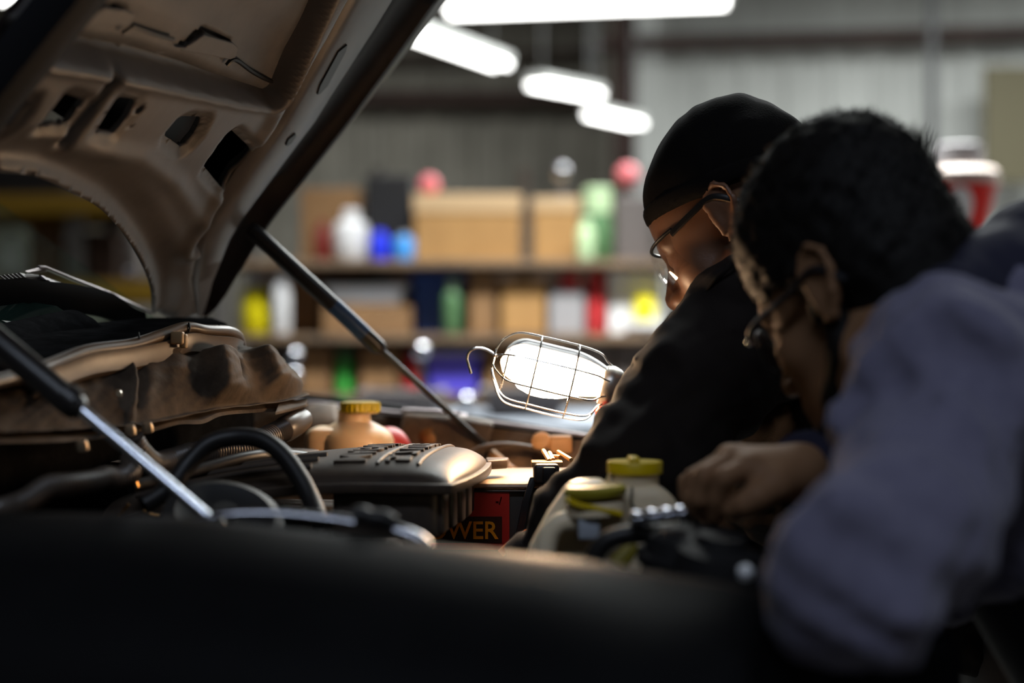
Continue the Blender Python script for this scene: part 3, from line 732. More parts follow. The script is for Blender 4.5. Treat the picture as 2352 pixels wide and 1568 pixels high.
# ---- cowl housing with its seal
ct_px = [(-80, 905, 1.33), (60, 872, 1.41), (170, 842, 1.47), (290, 812, 1.53), (400, 796, 1.60), (480, 792, 1.66), (540, 794, 1.72), (572, 806, 1.77), (606, 820, 1.84), (590, 822, 1.98)]
cb_px = [(-80, 1012, 1.27), (60, 1010, 1.34), (160, 1004, 1.39), (290, 992, 1.45), (400, 970, 1.525), (490, 952, 1.59), (580, 943, 1.66), (645, 937, 1.71), (692, 924, 1.77), (690, 918, 1.92)]
ct = np.array(catmull([P(*q) for q in ct_px], 16)); cbm = np.array(catmull([P(*q) for q in cb_px], 16)); upx = np.array(catmull([np.array([.5*(p[0]+q[0]), 0, 0]) for p, q in zip(ct_px, cb_px)], 16))[:, 0]
nu, nv = len(ct), 44; Vv = np.linspace(0, 1, nv)
Gm = ct[:, None]*(1-Vv)[None, :, None]+cbm[:, None]*Vv[None, :, None]
gu = np.gradient(Gm, axis=0); gv = np.gradient(Gm, axis=1); Nn = np.cross(gu, gv); Nn /= np.linalg.norm(Nn, axis=2)[..., None]
if Nn[nu//2, nv//2] @ np.array([1., -1, 0]) < 0: Nn = -Nn
UX = upx[:, None]+0*Vv[None]; VV = 0*upx[:, None]+Vv[None]
def bump(x, v, sx, sv, h, p=2): return h*np.exp(-np.abs((UX-x)/sx)**p-np.abs((VV-v)/sv)**p)
def edge(x, w, v0, v1, h):       # a fold that rises sharply on its left side and falls slowly to the right
    t = UX-x; return h*np.where(t < 0, np.exp(-(t/w)**2), np.exp(-(t/(w*4.2))**2))*sst(VV, v0-.08, v0+.08)*(1-sst(VV, v1-.08, v1+.10))
dsp = .010*np.sin(np.pi*np.clip(VV, 0, 1))**.7
dsp += edge(468+25*(VV-.5), 16, .16, .86, .030)+edge(578+30*(VV-.5), 15, .18, .84, .030)
dsp += bump(292, .5, 9, .40, .010)-bump(312, .5, 10, .36, .010)-bump(522, .44, 7, .16, .012)+bump(400, .28, 22, .2, .006)+bump(110, .55, 60, .3, .010)
dsp += .006*(1-sst(VV, .08, .16))*(VV > .02)+.012*sst(VV, .92, 1.0)
dsp += .0011*np.sin(UX*.11+3*np.sin(VV*9))*np.sin(VV*17+UX*.03)
Gm = Gm+Nn*dsp[..., None]
back = np.stack([Gm[:, 0]+np.array([-.03, .03, -.004]), Gm[:, -1]+np.array([-.04, .04, .0])], 1)
Gm = np.concatenate([back[:, :1], Gm, back[:, 1:]], 1); nv += 2
ID = np.arange(nu*nv).reshape(nu, nv)
Qc = np.stack([ID[:-1, :-1], ID[1:, :-1], ID[1:, 1:], ID[:-1, 1:]], -1).reshape(-1, 4)
cowl = link('cowl_housing', mesh_np('cowl_housing', Gm.reshape(-1, 3), Qc), m_dust, tr, label='dusty moulded black housing under the cowl seal')
seal = catmull([P(-60, 888, 1.26), P(60, 858, 1.34), P(115, 838, 1.385), P(200, 806, 1.45), (P(300, 792, 1.52)), P(370, 770, 1.57), P(425, 752, 1.61), P(470, 758, 1.64), P(520, 760, 1.69), P(545, 772, 1.73), P(552, 795, 1.76)], 6)
MB().tube(seal, .0075, 14, flat=.9).build('rubber_seal', m_seal, cowl, label='rolled rubber seal along the top of the housing')
band = catmull([P(70, 862, 1.352), P(115, 848, 1.38), P(200, 820, 1.445), P(300, 806, 1.515), P(390, 786, 1.58), P(430, 772, 1.602), P(480, 778, 1.64), P(530, 782, 1.69), P(548, 790, 1.73)], 6)
MB().sweep(band, [(.004, .004), (.002, -.004), (.004, -.016), (.0, -.020)]).build('seal_flange', m_seal, cowl, solid=.003)
for px, py, d in ((318, 776, 1.535), (434, 753, 1.612), (503, 758, 1.672)):
    MB().tube([P(px, py-12, d-.006), P(px+2, py, d-.009), P(px, py+10, d-.008)], .0012, 6).build('seal_joint', m_rub, cowl)
q = P(408, 776, 1.575); MB().box(q, (.014, .012, .014)).build('clip', M('clip_plastic', lin(190, 160, 120), .5), cowl, bevel=.002)
q = P(422, 783, 1.58); MB().box(q, (.008, .01, .016)).build('clip', M('clip_plastic', lin(190, 160, 120), .5), cowl, bevel=.002)
MB().lathe([(.0, 0), (.004, .001), (.0045, .008), (.003, .010)], P(268, 905, 1.437), np.array([.5, -1, .1]), 12).build('bolt', M('bright_bolt', (.9, .8, .7), .2, metal=1), cowl, label='bright bolt head')
# ledge below the housing
lip = catmull([P(-40, 1010, 1.29), P(120, 1008, 1.36), P(240, 998, 1.43), P(335, 985, 1.48), P(400, 968, 1.52), P(455, 966, 1.55), P(500, 948, 1.59), P(580, 941, 1.66), P(640, 938, 1.71), P(700, 926, 1.77)], 5)
MB().sweep(lip, [(-.030, .006), (.004, .001), (.006, -.003), (-.03, -.002)]).build('lip_plate', m_dust, cowl, solid=.002, label='thin ledge under the housing')
MB().prism([P(640, 926, 1.70), P(706, 915, 1.80), P(703, 928, 1.74), P(632, 946, 1.66)], (0, 0, -.004)).build('lip_plate', m_dust, cowl, smooth=False, bevel=.001)
for px, py, d in ((190, 1032, 1.36), (340, 990, 1.46), (300, 997, 1.43)):
    MB().lathe([(.006, 0), (.006, .006), (.004, .010)], P(px, py, d), (0, -.4, 1), 10).build('screw', M('dusty_screw', (.4, .3, .2), .35, metal=.7), cowl)
# cowl top and the wiper well
m_cowl = M('black_cowl_plastic', (.009, .009, .0095), .9, spec=0, noise=(40, (.016, .016, .017), .45, .7), bump=(150, .3, .002))
top = [P(-80, 835, 1.27), P(112, 828, 1.39), P(300, 786, 1.53), P(425, 745, 1.62), P(548, 772, 1.74), P(520, 740, 1.86), P(488, 728, 1.93), P(345, 728, 1.86), P(200, 742, 1.75), P(-80, 770, 1.55)]
MB().prism(top, (0, 0, -.012)).build('cowl_panel', m_cowl, tr, bevel=.003, label='black plastic cowl panel below the windshield')
cp = catmull([P(-60, 775, 1.50), P(60, 748, 1.62), P(120, 735, 1.67), P(165, 728, 1.70), P(196, 740, 1.72), P(205, 752, 1.72)], 5)
MB().sweep(cp, [(.0, .006), (.015, .0), (.03, -.012), (.035, -.03)]).build('cowl_panel', m_cowl, tr, solid=.003)
# windshield: the low corner of the pane in view, rising to the left
m_glass = bpy.data.materials.new('windshield_glass'); m_glass.use_nodes = True
nt = m_glass.node_tree; nt.nodes.remove(nt.nodes['Principled BSDF']); out = nt.nodes['Material Output']
tp = nt.nodes.new('ShaderNodeBsdfTransparent'); tp.inputs[0].default_value = (.82, .9, .86, 1); gl = nt.nodes.new('ShaderNodeBsdfGlossy'); gl.inputs['Roughness'].default_value = .02
mx = nt.nodes.new('ShaderNodeMixShader'); mx.inputs[0].default_value = .05
nt.links.new(tp.outputs[0], mx.inputs[1]); nt.links.new(gl.outputs[0], mx.inputs[2]); nt.links.new(mx.outputs[0], out.inputs['Surface'])
g0, g1 = P(352, 726, 1.97), P(-60, 770, 1.52); gu = np.array([-.80, .18, .56])*.55
MB().prism([g0, g0+gu, g1+gu, g1], (.003, 0, -.005)).build('windshield', m_glass, tr, smooth=False, label='windshield glass rising at the left edge')
MB().prism([P(-30, 690, 1.62), P(60, 690, 1.66), P(130, 702, 1.70), P(192, 742, 1.735), P(120, 744, 1.69), P(-30, 762, 1.58)], (-.002, .012, -.004)).build('glass_reflection', M('green_reflection_glass', (.01, .022, .018), .08, coat=.5), tr, bevel=.001, label='windshield foot with a dark green reflection in its colour')  # green reflection put into the colour of the lower glass
# wiper
wi = MB().sweep(catmull([P(-60, 648, 1.60), P(80, 652, 1.68), P(180, 663, 1.76), P(252, 680, 1.83), P(300, 712, 1.87), P(330, 724, 1.89)], 5), [(-.006, .004), (.004, .004), (.008, -.012), (.004, -.030), (-.004, -.03)]).build('windshield_wiper', M('wiper_rubber', (.007, .007, .0075), .8, spec=.04), tr, solid=.002, label='black windshield wiper with a worn metal arm')
m_arm = M('worn_wiper_arm', lin(120, 112, 112), .35, metal=.6)
MB().tube([P(88, 614, 1.75), P(102, 614, 1.757), P(170, 642, 1.80), P(238, 668, 1.85)], .0042, 8, flat=.6).build('wiper_arm', m_arm, wi, label='bare metal wiper arm')
MB().tube([P(240, 670, 1.85), P(300, 698, 1.90), P(345, 718, 1.935)], .0048, 8, flat=.6).build('wiper_arm', m_arm, wi)
MB().prism([P(54, 622, 1.72), P(94, 613, 1.75), P(104, 619, 1.755), P(66, 626, 1.725)], (0, .012, -.002)).build('arm_bracket', m_arm, wi, smooth=False, bevel=.001)
MB().prism([P(0, 640, 1.66), P(50, 634, 1.69), P(62, 628, 1.70), P(88, 632, 1.715), P(150, 655, 1.76), P(156, 665, 1.76), P(80, 656, 1.70), P(0, 650, 1.66)], (.002, .012, 0)).build('wiper_bridge', M('dusty_wiper_plastic', (.05, .036, .03), .5), wi, smooth=False, bevel=.001)
for i in range(6):
    a = P(-6+9*i, 632-1.2*i, 1.66+.006*i); b = P(6+9*i, 641-1.0*i, 1.66+.006*i); MB().prism([a, a+np.array([.003, 0, 0]), b+np.array([.003, 0, 0]), b], (0, .016, 0)).build('bridge_rib', m_blk, wi, smooth=False)
for i in range(5):
    a = P(88+11*i, 632+5*i, 1.71+.01*i); b = P(100+11*i, 642+5*i, 1.71+.01*i); MB().prism([a, a+np.array([.003, 0, 0]), b+np.array([.003, 0, 0]), b], (0, .012, 0)).build('bridge_rib', m_arm, wi, smooth=False)

# ---- air cleaner box
m_lid = M('dusty_lid_plastic', (.052, .037, .026), .44, spec=.2, noise=(30, (.034, .025, .02), .4, .7), bump=(220, .2, .001))
C1 = P(1028, 1112, 1.40); C2 = P(1121, 1070, 1.70); bl = C2-C1; bl[2] = 0; BW = np.linalg.norm(bl); bl /= BW; bf = np.array([bl[1], -bl[0], 0])
ZF = (C1[2]+C2[2])/2; ZT = 1.1275; BLN = .36
def bp(s, t, z): return C1+bl*t*BW-bf*s+np.array([0, 0, z-C1[2]])
nsx, nt_ = 60, 40; vs = []
for i in range(nsx+1):
    s = BLN*(i/nsx)**1.5; hs = (ZT-ZF)*(1-(1-min(s/.05, 1))**2.6)**(1/2.2); drop = .56*max(0, s-.08)**2
    for j in range(nt_+1):
        t = j/nt_; x = abs(2*t-1); hh = hs*(1-x**5)**(1/2.0) if x < 1 else 0; bow = .012*(1-(2*t-1)**2)*(1 if s < .02 else 0.4)
        vs.append(bp(s-.010*(1-(2*t-1)**2)*(1-min(s/.06, 1)), .02+.96*t, ZF-drop+hh+.004*(1-(2*t-1)**2)*min(s/.02, 1)))
mm = MB(); mm.add(vs, [(i*(nt_+1)+j, i*(nt_+1)+j+1, (i+1)*(nt_+1)+j+1, (i+1)*(nt_+1)+j) for i in range(nsx) for j in range(nt_)])
box_ = MB()
lowb = [(.024, .045), (.013, .06), (.011, .1), (.006, .5), (.010, .9), (.013, .95), (.024, .965)]
pl = [bp(s, t, 0)[:2] for s, t in lowb]+[bp(.12, .965, 0)[:2], bp(.12, .045, 0)[:2]]
ab = MB().prism([(p[0], p[1], ZF-.004) for p in pl], (0, 0, -.048)).build('air_cleaner_box', m_blk, tr, bevel=.006, bseg=3, label='black air cleaner box with ribbed end and lettered lid')
mm.build('lid', m_lid, ab, label='domed dusty lid of the air cleaner box', sharp=50)
fl = [(-.004, .0), (-.012, .25), (-.016, .5), (-.012, .75), (-.004, 1.0), (BLN, 1.0), (BLN, 0.)]
fv = []; sg = np.r_[np.linspace(-.004, .10, 5), np.linspace(.14, BLN, 8)]
for s in sg:
    dz = -.56*max(0, s-.08)**2
    for j in range(13):
        t = j/12; fv.append(bp(s-(.012*(1-(2*t-1)**2) if s < 0 else 0), t, ZF+.004+dz))
MB().add(fv, [(i*13+j, i*13+j+1, (i+1)*13+j+1, (i+1)*13+j) for i in range(len(sg)-1) for j in range(12)]).build('lid_flange', m_lid, ab, solid=.010, bevel=.0012, bseg=2)
MB().prism([bp(s, t, ZF-.045) for s, t in ((.12, .04), (.12, .96), (.32, .96), (.32, .04))], (0, 0, -.12)).build('box_duct', m_blk, ab, bevel=.004)
MB().prism([bp(-.004, .86, ZF+.006), bp(-.026, .93, ZF+.006), bp(-.024, 1.03, ZF+.006), bp(.004, 1.02, ZF+.006)], (0, 0, -.011)).build('lid_clip', m_lid, ab, bevel=.002)
for i in range(6):
    t = .12+.15*i; s0 = .0125-.007*(1-abs(2*t-1))
    MB().prism([bp(s0+.004, t-.05, ZF-.008), bp(s0-.004, t-.047, ZF-.008), bp(s0-.004, t+.047, ZF-.008), bp(s0+.004, t+.05, ZF-.008)], (0, 0, -.040)).build('rib', m_blk, ab, bevel=.0025, bseg=2)
def lidz(s, t):
    hs = (ZT-ZF)*(1-(1-min(s/.05, 1))**2.6)**(1/2.2); drop = .56*max(0, s-.08)**2; x = abs(2*t-1)
    return ZF-drop+hs*(1-x**5)**.5+.004*(1-(2*t-1)**2)*min(s/.02, 1)
for s in (.036, .078):
    path = [bp(s, .02+.96*t, lidz(s, t)+.0008) for t in np.linspace(.10, .90, 24)]
    MB().tube(path, .0022, 8, up=(0, 0, 1)).build('lid_ridge', m_lid, ab)
for body, s0, size in (('5.7 LITER', .072, .036), ('MAGNUM', .124, .046)):
    me, co = text_mesh(body, size, .0016, bev=.0003); wdt = co[:, 0].max()-co[:, 0].min(); k = .76*BW/wdt
    T = .12+.76*(co[:, 0]-co[:, 0].min())/wdt; S = s0-co[:, 1]
    Wt = np.array([bp(s, .02+.96*t, lidz(s, t)+.0012+z) for s, t, z in zip(S, T, co[:, 2])])
    me.vertices.foreach_set('co', Wt.astype(np.float32).ravel()); me.update()
    link('raised_lettering', me, m_lid, ab)
for t in (.10, .2, .32):
    path = [bp(s, t, lidz(s, t)+.0005) for s in np.linspace(.145, .33, 14)]; MB().tube(path, .0035, 8).build('lid_ridge', m_lid, ab)

# ---- hoses
def corr(pts, r, name, mat, label, pitch=.0042, smooth_head=0):
    pp = np.array(catmull(pts, 12)); s = np.r_[0, np.cumsum(np.linalg.norm(np.diff(pp, axis=0), axis=1))]; n = int(s[-1]/(pitch/4)); u = np.linspace(0, s[-1], n)
    q = np.stack([np.interp(u, s, pp[:, k]) for k in range(3)], 1); rad = r*(1+.07*np.sin(2*math.pi*u/pitch))
    return MB().tube(q, rad, 16).build(name, mat, tr, label=label, sharp=80)
corr([P(655, 985, 1.70), P(620, 1002, 1.67), P(560, 1030, 1.62), P(500, 1035, 1.585), P(440, 1045, 1.55), P(390, 1060, 1.52), P(350, 1066, 1.49), P(318, 1040, 1.46), P(300, 1010, 1.45)], .0135, 'corrugated_hose', m_hose, 'corrugated black hose running under the cowl housing')
MB().lathe([(.0135, 0), (.0155, .004), (.0155, .03), (.0148, .045), (.013, .055)], P(650, 988, 1.695), P(708, 955, 1.76)-P(650, 988, 1.695), 18).build('hose_cuff', m_hose, tr, label='smooth end cuff of the corrugated hose')
corr([P(560, 1062, 1.64), P(520, 1060, 1.61), P(480, 1072, 1.58)], .012, 'corrugated_hose', m_hose, 'short corrugated hose below the first one')
corr([P(302, 1052, 1.40), P(298, 1085, 1.385), P(270, 1098, 1.37), P(240, 1096, 1.355), P(215, 1104, 1.34), P(160, 1112, 1.31), P(110, 1118, 1.29), P(60, 1150, 1.27), P(0, 1172, 1.25), P(-70, 1190, 1.22)], .0105, 'corrugated_hose', m_hose, 'corrugated black hose at the far left of the bay', pitch=.0035)
MB().tube(catmull([P(330, 1160, 1.36), P(390, 1120, 1.375), P(430, 1068, 1.39), P(480, 1020, 1.40), P(540, 1004, 1.405), P(600, 1010, 1.40), P(650, 1045, 1.39), P(690, 1100, 1.375), P(715, 1150, 1.36), P(735, 1200, 1.34)], 8), .0092, 16).build('rubber_hose', m_rub, tr, label='smooth black rubber hose arching in front of the air cleaner box')
MB().tube(catmull([P(300, 1118, 1.42), P(420, 1090, 1.47), P(560, 1052, 1.53), P(640, 1045, 1.58), P(700, 1050, 1.62)], 8), .007, 12).build('rubber_hose', m_rub, tr, label='thin black hose beside the air cleaner lid')
for i, pts in enumerate(([(296, 1158, 1.40), (285, 1170, 1.40), (272, 1182, 1.40)], [(330, 1172, 1.42), (350, 1180, 1.42), (366, 1182, 1.42)], [(305, 1095, 1.4), (312, 1105, 1.4), (316, 1118, 1.4)])):
    MB().tube(catmull([P(*q) for q in pts], 5), .0016, 8).build('wire_clip', M('brass_wire', lin(190, 140, 80), .3, metal=.8), tr, label='small bright wire clip in the dark bay')
MB().prism([P(342, 1140, 1.44), P(375, 1128, 1.46), P(396, 1146, 1.47), P(392, 1172, 1.47), P(368, 1185, 1.46), P(350, 1168, 1.44)], (0, .03, 0)).build('ochre_cover', M('ochre_plastic', lin(140, 92, 46), .6), tr, bevel=.004, label='small ochre plastic cover low in the bay')
pc = P(508, 1226, 1.335)
MB().lathe([(.052, 0), (.056, .006), (.050, .012), (.056, .020), (.046, .024), (.03, .018), (.012, .02), (.012, .03)], pc, (.25, -.5, .85), 40).build('pulley', M('dark_pulley_steel', (.02, .02, .02), .5, metal=.3), tr, label='dark grooved pulley by the front fender')
# dusty blocks and brackets that fill the bay below
MB().b2((-.62, 1.1, .70), (-.15, 2.0, .99)).build('engine_block', M('oily_engine_casting', (.02, .016, .013), .55, noise=(12, (.04, .03, .02), .4, .7), bump=(30, .5, .01)), tr, bevel=.03, bseg=3, label='dark oily engine casting deep in the bay')
ek = Field((-.55, 1.3, .97), (-.05, 1.95, 1.12), .006)
for px, py, d, r in ((330, 1030, 1.62, .03), (420, 1010, 1.64, .032), (520, 1000, 1.70, .026), (600, 1060, 1.72, .03), (560, 1075, 1.66, .03), (660, 1050, 1.78, .03), (640, 1075, 1.7, .022)):
    ek.ell(P(px, py, d), (r*1.5, r*1.2, r), k=.02)
ek.chain([P(300, 1010, 1.58), P(420, 985, 1.65), P(560, 972, 1.74), P(660, 965, 1.82)], [.012, .014, .014, .012], .01)
ek.warp(folds(.002, 120, (1, .2, .5), 3))
link('intake_manifold', ek.mesh('intake_manifold'), m_rust, tr, label='dusty brown intake castings behind the hoses')

# ---- washer bottle
wc = P(816, 1000, 1.88)
zt = Z(926, 1.88); wr = .0265
wbt = MB().lathe([(.046, Z(1075, 1.88)), (.0525, Z(1050, 1.88)), (.0535, Z(1015, 1.88)), (.050, Z(1000, 1.88)), (.040, Z(986, 1.88)), (.028, Z(975, 1.88)), (.0225, Z(970, 1.88)), (.0215, Z(955, 1.88)), (.0215, Z(945, 1.88))], (P(806, 0, 1.88)[0], 1.92, 0), segs=36).build('washer_bottle', m_cream, tr, label='cream plastic washer bottle under a ribbed yellow cap')
f2 = Field((P(690, 0, 1.9)[0], 1.84, Z(1090, 1.9)), (P(800, 0, 1.9)[0], 2.02, Z(965, 1.9)), .005)
f2.rbox(P(757, 1030, 1.92), (.030, .04, .030), .014)
link('bottle_shoulder', f2.mesh('bottle_shoulder'), m_cream, wbt)
MB().lathe([(wr*.86, Z(950, 1.88)), (wr, Z(948, 1.88)), (wr, Z(930, 1.88)), (wr*.96, Z(926, 1.88)), (wr*.7, Z(924, 1.88))], (P(821, 0, 1.88)[0], 1.915, 0), segs=96, wob=lambda k: .025*(1 if (k//2) % 2 else -1)).build('ribbed_cap', m_ylcap, wbt, label='ribbed yellow cap')
MB().lathe([(.024, Z(952, 1.88)), (.024, Z(949, 1.88))], (P(821, 0, 1.88)[0], 1.915, 0), segs=36).build('neck_ring', m_cream, wbt)
f3 = Field((P(860, 0, 1.98)[0], 1.9, Z(1050, 1.98)), (P(960, 0, 1.98)[0], 2.1, Z(970, 1.98)), .005)
f3.ell(P(893, 1022, 1.99), (.028, .03, .026)); f3.cone(P(893, 1008, 1.99), P(938, 1030, 1.99), .012, .006, .01)
link('red_cover', f3.mesh('red_cover'), M('red_rubber', lin(200, 60, 52), .45), tr, label='red rubber cover behind the washer bottle')

# ---- far inner fender with rim
rim_px = [(250, 896, 2.60), (450, 908, 2.46), (640, 922, 2.32), (720, 926, 2.28), (790, 934, 2.25), (870, 944, 2.22), (930, 950, 2.20), (1040, 958, 2.14), (1065, 962, 2.13), (1140, 972, 2.09), (1240, 986, 2.03), (1345, 1001, 1.97), (1420, 1012, 1.92)]
rim = np.array(catmull([P(*q) for q in rim_px], 6))
ff = MB().sweep(rim, [(.0, 0), (-.02, .003), (-.09, -.005), (-.16, -.05), (-.19, -.16), (-.20, -.5)]).build('fender', m_paint, tr, solid=.002, label='far black fender beyond the engine bay')
MB().tube(rim, .0055, 10, flat=.7).build('fender_rim', m_edge, ff, label='bright rim of the far fender')
# inner wall as a rippled sheet
vs = []; nr = 14; rs = np.random.RandomState(4); k = len(rim)
for i in range(k):
    for j in range(nr):
        v = j/(nr-1); q = rim[i]+np.array([-.01, -.035-.09*v, -.004-.14*v]); q[1] += .006*math.sin(i*.7+j*1.1)*math.sin(j*.9); vs.append(q)
MB().add(vs, [(i*nr+j, i*nr+j+1, (i+1)*nr+j+1, (i+1)*nr+j) for i in range(k-1) for j in range(nr-1)]).build('inner_fender', m_rust, tr, solid=.002, label='dusty brown inner wall of the far fender')
tw = MB().prism([P(926, 948, 2.10), P(1050, 956, 2.06), P(1135, 972, 2.04), P(1110, 1060, 2.02), P(905, 1060, 2.06)], (0, .06, 0)).build('strut_tower', m_rust, tr, bevel=.006, label='dusty stamped bracket where the far strut is mounted')
MB().lathe([(.016, 0), (.016, .006), (.010, .008), (.010, .016), (.006, .018)], P(988, 1008, 2.07), (-.1, -1, .1), 18).build('bolt', M('rusty_bolt', lin(150, 104, 60), .5, metal=.5), tw, label='large rusty bolt')
MB().tube([P(926, 944, 2.12), P(1000, 947, 2.10), P(1052, 953, 2.08)], .005, 8).build('bracket_edge', m_edge, tw)
MB().prism([P(1042, 948, 2.12), P(1072, 950, 2.11), P(1070, 958, 2.10), P(1042, 956, 2.11)], (0, .02, 0)).build('edge_clip', m_edge, tw, smooth=False, bevel=.001)
MB().prism([P(700, 930, 2.2), P(770, 928, 2.17), P(775, 975, 2.12), P(700, 985, 2.15)], (0, .05, 0)).build('hinge_bracket', m_rust, tr, bevel=.006, label='dusty bracket left of the washer bottle')
m_wire = M('dusty_wire', (.10, .065, .045), .5)
MB().tube(catmull([P(1070, 1048, 1.98), P(1110, 1028, 1.97), P(1160, 1022, 1.96), P(1215, 1028, 1.95), P(1262, 1040, 1.92)], 6), .0045, 10).build('wiring_loom', m_wire, tr, label='dusty wiring loom along the far inner fender')
m_part = M('dusty_pale_part', lin(190, 140, 92), .6)
q = P(1250, 1022, 1.95); MB().lathe([(.012, 0), (.015, .004), (.013, .018), (.006, .022)], q, (-.3, -.8, .4), 16).build('relay_cap', m_part, tr, label='round dusty sensor cap on the loom')
MB().box(P(1288, 1020, 1.94), (.03, .02, .024)).build('relay_box', m_part, tr, bevel=.003, label='small pale connector block on the loom')
for (a, b) in (((1130, 1040, 2.0), (1165, 1068, 1.98)), ((1150, 1062, 1.98), (1180, 1080, 1.96))):
    MB().tube([P(*a), P(*b)], .006, 10).build('clamp_bolt', m_part, tr, label='dusty clamp bolt below the loom')
q = P(1180, 1050, 2.0)
for px, py, r in ((1095, 1072, .010), (1190, 1048, .008), (1220, 1072, .012), (1310, 1050, .01)):
    MB().ball(P(px, py, 2.0), r, 12, 8, (1.3, 1, .8)).build('grommet', m_rust, tr)
# ---- battery
m_bat = M('battery_black', (.03, .024, .02), .4)
b0 = P(985, 1108, 1.62); b1 = P(1330, 1108, 1.62); zt = b0[2]
bat = MB().b2((b0[0], 1.62, zt-.19), (b1[0], 1.80, zt-.005)).build('battery', m_bat, tr, bevel=.004, label='car battery with a red label behind the air cleaner box')
MB().b2((b0[0]-.003, 1.612, zt-.006), (b1[0]+.003, 1.81, zt)).build('battery_lid', M('battery_lid', (.34, .25, .17), .45), bat, bevel=.003, label='battery top with lamp-lit tan in its colour')  # tan of the lamp light put into the lid colour
MB().b2((b0[0]-.001, 1.614, zt-.0105), (b1[0]+.001, 1.6205, zt-.008)).build('case_ridge', m_bat, bat, bevel=.001)
l0 = P(985, 1130, 1.618); l1 = P(1170, 1262, 1.618)
MB().b2((l0[0], 1.6165, l1[2]), (l1[0], 1.62, l0[2])).build('label', M('battery_red_label', lin(176, 36, 28), .4), bat, smooth=False, label='red paper label on the battery')
me, co = text_mesh('POWER', 1.0, .02); w0, w1 = co[:, 0].min(), co[:, 0].max(); h1 = co[:, 1].max()
X1 = P(1145, 0, 1.616)[0]; X0 = P(958, 0, 1.616)[0]; zA, zB = Z(1236, 1.616), Z(1196, 1.616)
co2 = np.stack([X0+(co[:, 0]-w0)/(w1-w0)*(X1-X0), 1.6135-.03*co[:, 2], zA+co[:, 1]/h1*(zB-zA)], 1)
me.vertices.foreach_set('co', co2.astype(np.float32).ravel()); me.update(); link('lettering', me, M('orange_print', lin(236, 150, 24), .4), bat, label='orange letters reading POWER')
MB().b2((X0-.004, 1.615, zA-.005), (X1+.004, 1.6162, zB+.005)).build('lettering_panel', M('dark_print', (.02, .006, .004), .4), bat, smooth=False)
me, co = text_mesh('-/', .012, .0003); co2 = np.stack([P(1138, 0, 1.615)[0]+co[:, 0], 1.6155+0*co[:, 0], Z(1158, 1.615)+co[:, 1]], 1); 
me.vertices.foreach_set('co', co2.astype(np.float32).ravel()); me.update(); link('small_mark', me, M('grey_print', (.25, .16, .14), .5), bat)
MB().b2((P(1226, 0, 1.6)[0], 1.60, Z(1112, 1.6)), (P(1285, 0, 1.6)[0], 1.66, Z(1066, 1.6))).build('terminal_cover', m_bat, bat, bevel=.004)
MB().b2((P(1246, 0, 1.595)[0], 1.594, Z(1110, 1.6)), (P(1276, 0, 1.6)[0], 1.60, Z(1072, 1.6))).build('terminal_clamp', m_rub, bat, bevel=.002)
MB().box(P(1256, 1064, 1.63), (.036, .03, .006)).build('terminal_plate', M('brass_plate', lin(220, 170, 110), .35, metal=.6), bat, bevel=.001)
for a, b in (((1248, 1035, 1.66), (1262, 1058, 1.63)), ((1282, 1038, 1.66), (1312, 1056, 1.63)), ((1262, 1048, 1.66), (1286, 1050, 1.65)), ((1270, 1056, 1.64), (1262, 1040, 1.66))):
    MB().tube([P(*a), P(*b)], .0028, 8).build('terminal_wire', M('brass_plate', lin(220, 170, 110), .35, metal=.6), bat)
MB().prism([P(1218, 1095, 1.605), P(1234, 1098, 1.605), P(1218, 1150, 1.60), P(1202, 1250, 1.60), P(1180, 1250, 1.60), P(1200, 1150, 1.60)], (0, .008, 0)).build('hold_down_strap', m_rub, bat, bevel=.002)
MB().tube(catmull([P(1150, 1270, 1.56), P(1185, 1240, 1.56), P(1214, 1222, 1.555)], 6), .0045, 10).build('battery_cable', M('copper_red_cable', lin(190, 96, 50), .4), tr, label='thin orange cable beside the dark sleeve')
q = P(1205, 1232, 1.55); MB().tube([P(1201, 1240, 1.55), P(1208, 1228, 1.55)], .0016, 8).build('cable_tag', M('green_tag', lin(90, 190, 60), .3), tr)
# ---- coolant tank
m_tank = M('milky_plastic_tank', lin(244, 226, 194), .4, sss=.2, noise=(7, lin(222, 202, 166), .42, .72))
def tanksolid(pts, d, dep, name, parent, mat, bev=.008, label=None):
    kw = dict(label=label) if label else {}
    return MB().prism([P(x, y, d) for x, y in pts], (0, dep, 0)).build(name, mat, parent, bevel=bev, bseg=4, **kw)
dT = 1.33
tank = tanksolid([(1312, 1108), (1404, 1104), (1404, 1118), (1510, 1116), (1546, 1132), (1562, 1165), (1570, 1230), (1560, 1345), (1195, 1345), (1218, 1262), (1262, 1180)], dT, .05, 'coolant_tank', tr, m_tank, .012, 'milky white coolant tank with a bright yellow cap')
MB().lathe([(.023, Z(1125, 1.36)), (.023, Z(1090, 1.36)), (.0245, Z(1084, 1.36))], (P(1456, 0, 1.37)[0], 1.360, 0), segs=32).build('filler_neck', m_tank, tank)
MB().lathe([(.024, Z(1087, 1.36)), (.0265, Z(1085, 1.36)), (.0265, Z(1061, 1.36)), (.0255, Z(1058, 1.36)), (.018, Z(1057, 1.36))], (P(1456, 0, 1.37)[0], 1.360, 0), segs=40).build('yellow_cap', m_ylcap, tank, label='bright yellow screw cap')
MB().box(P(1455, 1055, 1.352), (.010, .03, .006)).build('cap_grip', m_ylcap, tank, bevel=.002)
m_olc = M('olive_yellow_cap', lin(160, 148, 44), .45)
MB().lathe([(.027, 0), (.029, .003), (.029, .007), (.026, .010)], P(1368, 1140, 1.315), (-.06, .03, 1), 32, sx=1.0).build('flip_cap', m_olc, tank, label='olive yellow flip cap on the low filler')
MB().lathe([(.0265, -.012), (.0275, -.006), (.026, 0)], P(1366, 1152, 1.315), (-.06, .03, 1), 32).build('cap_gasket', m_tank, tank)
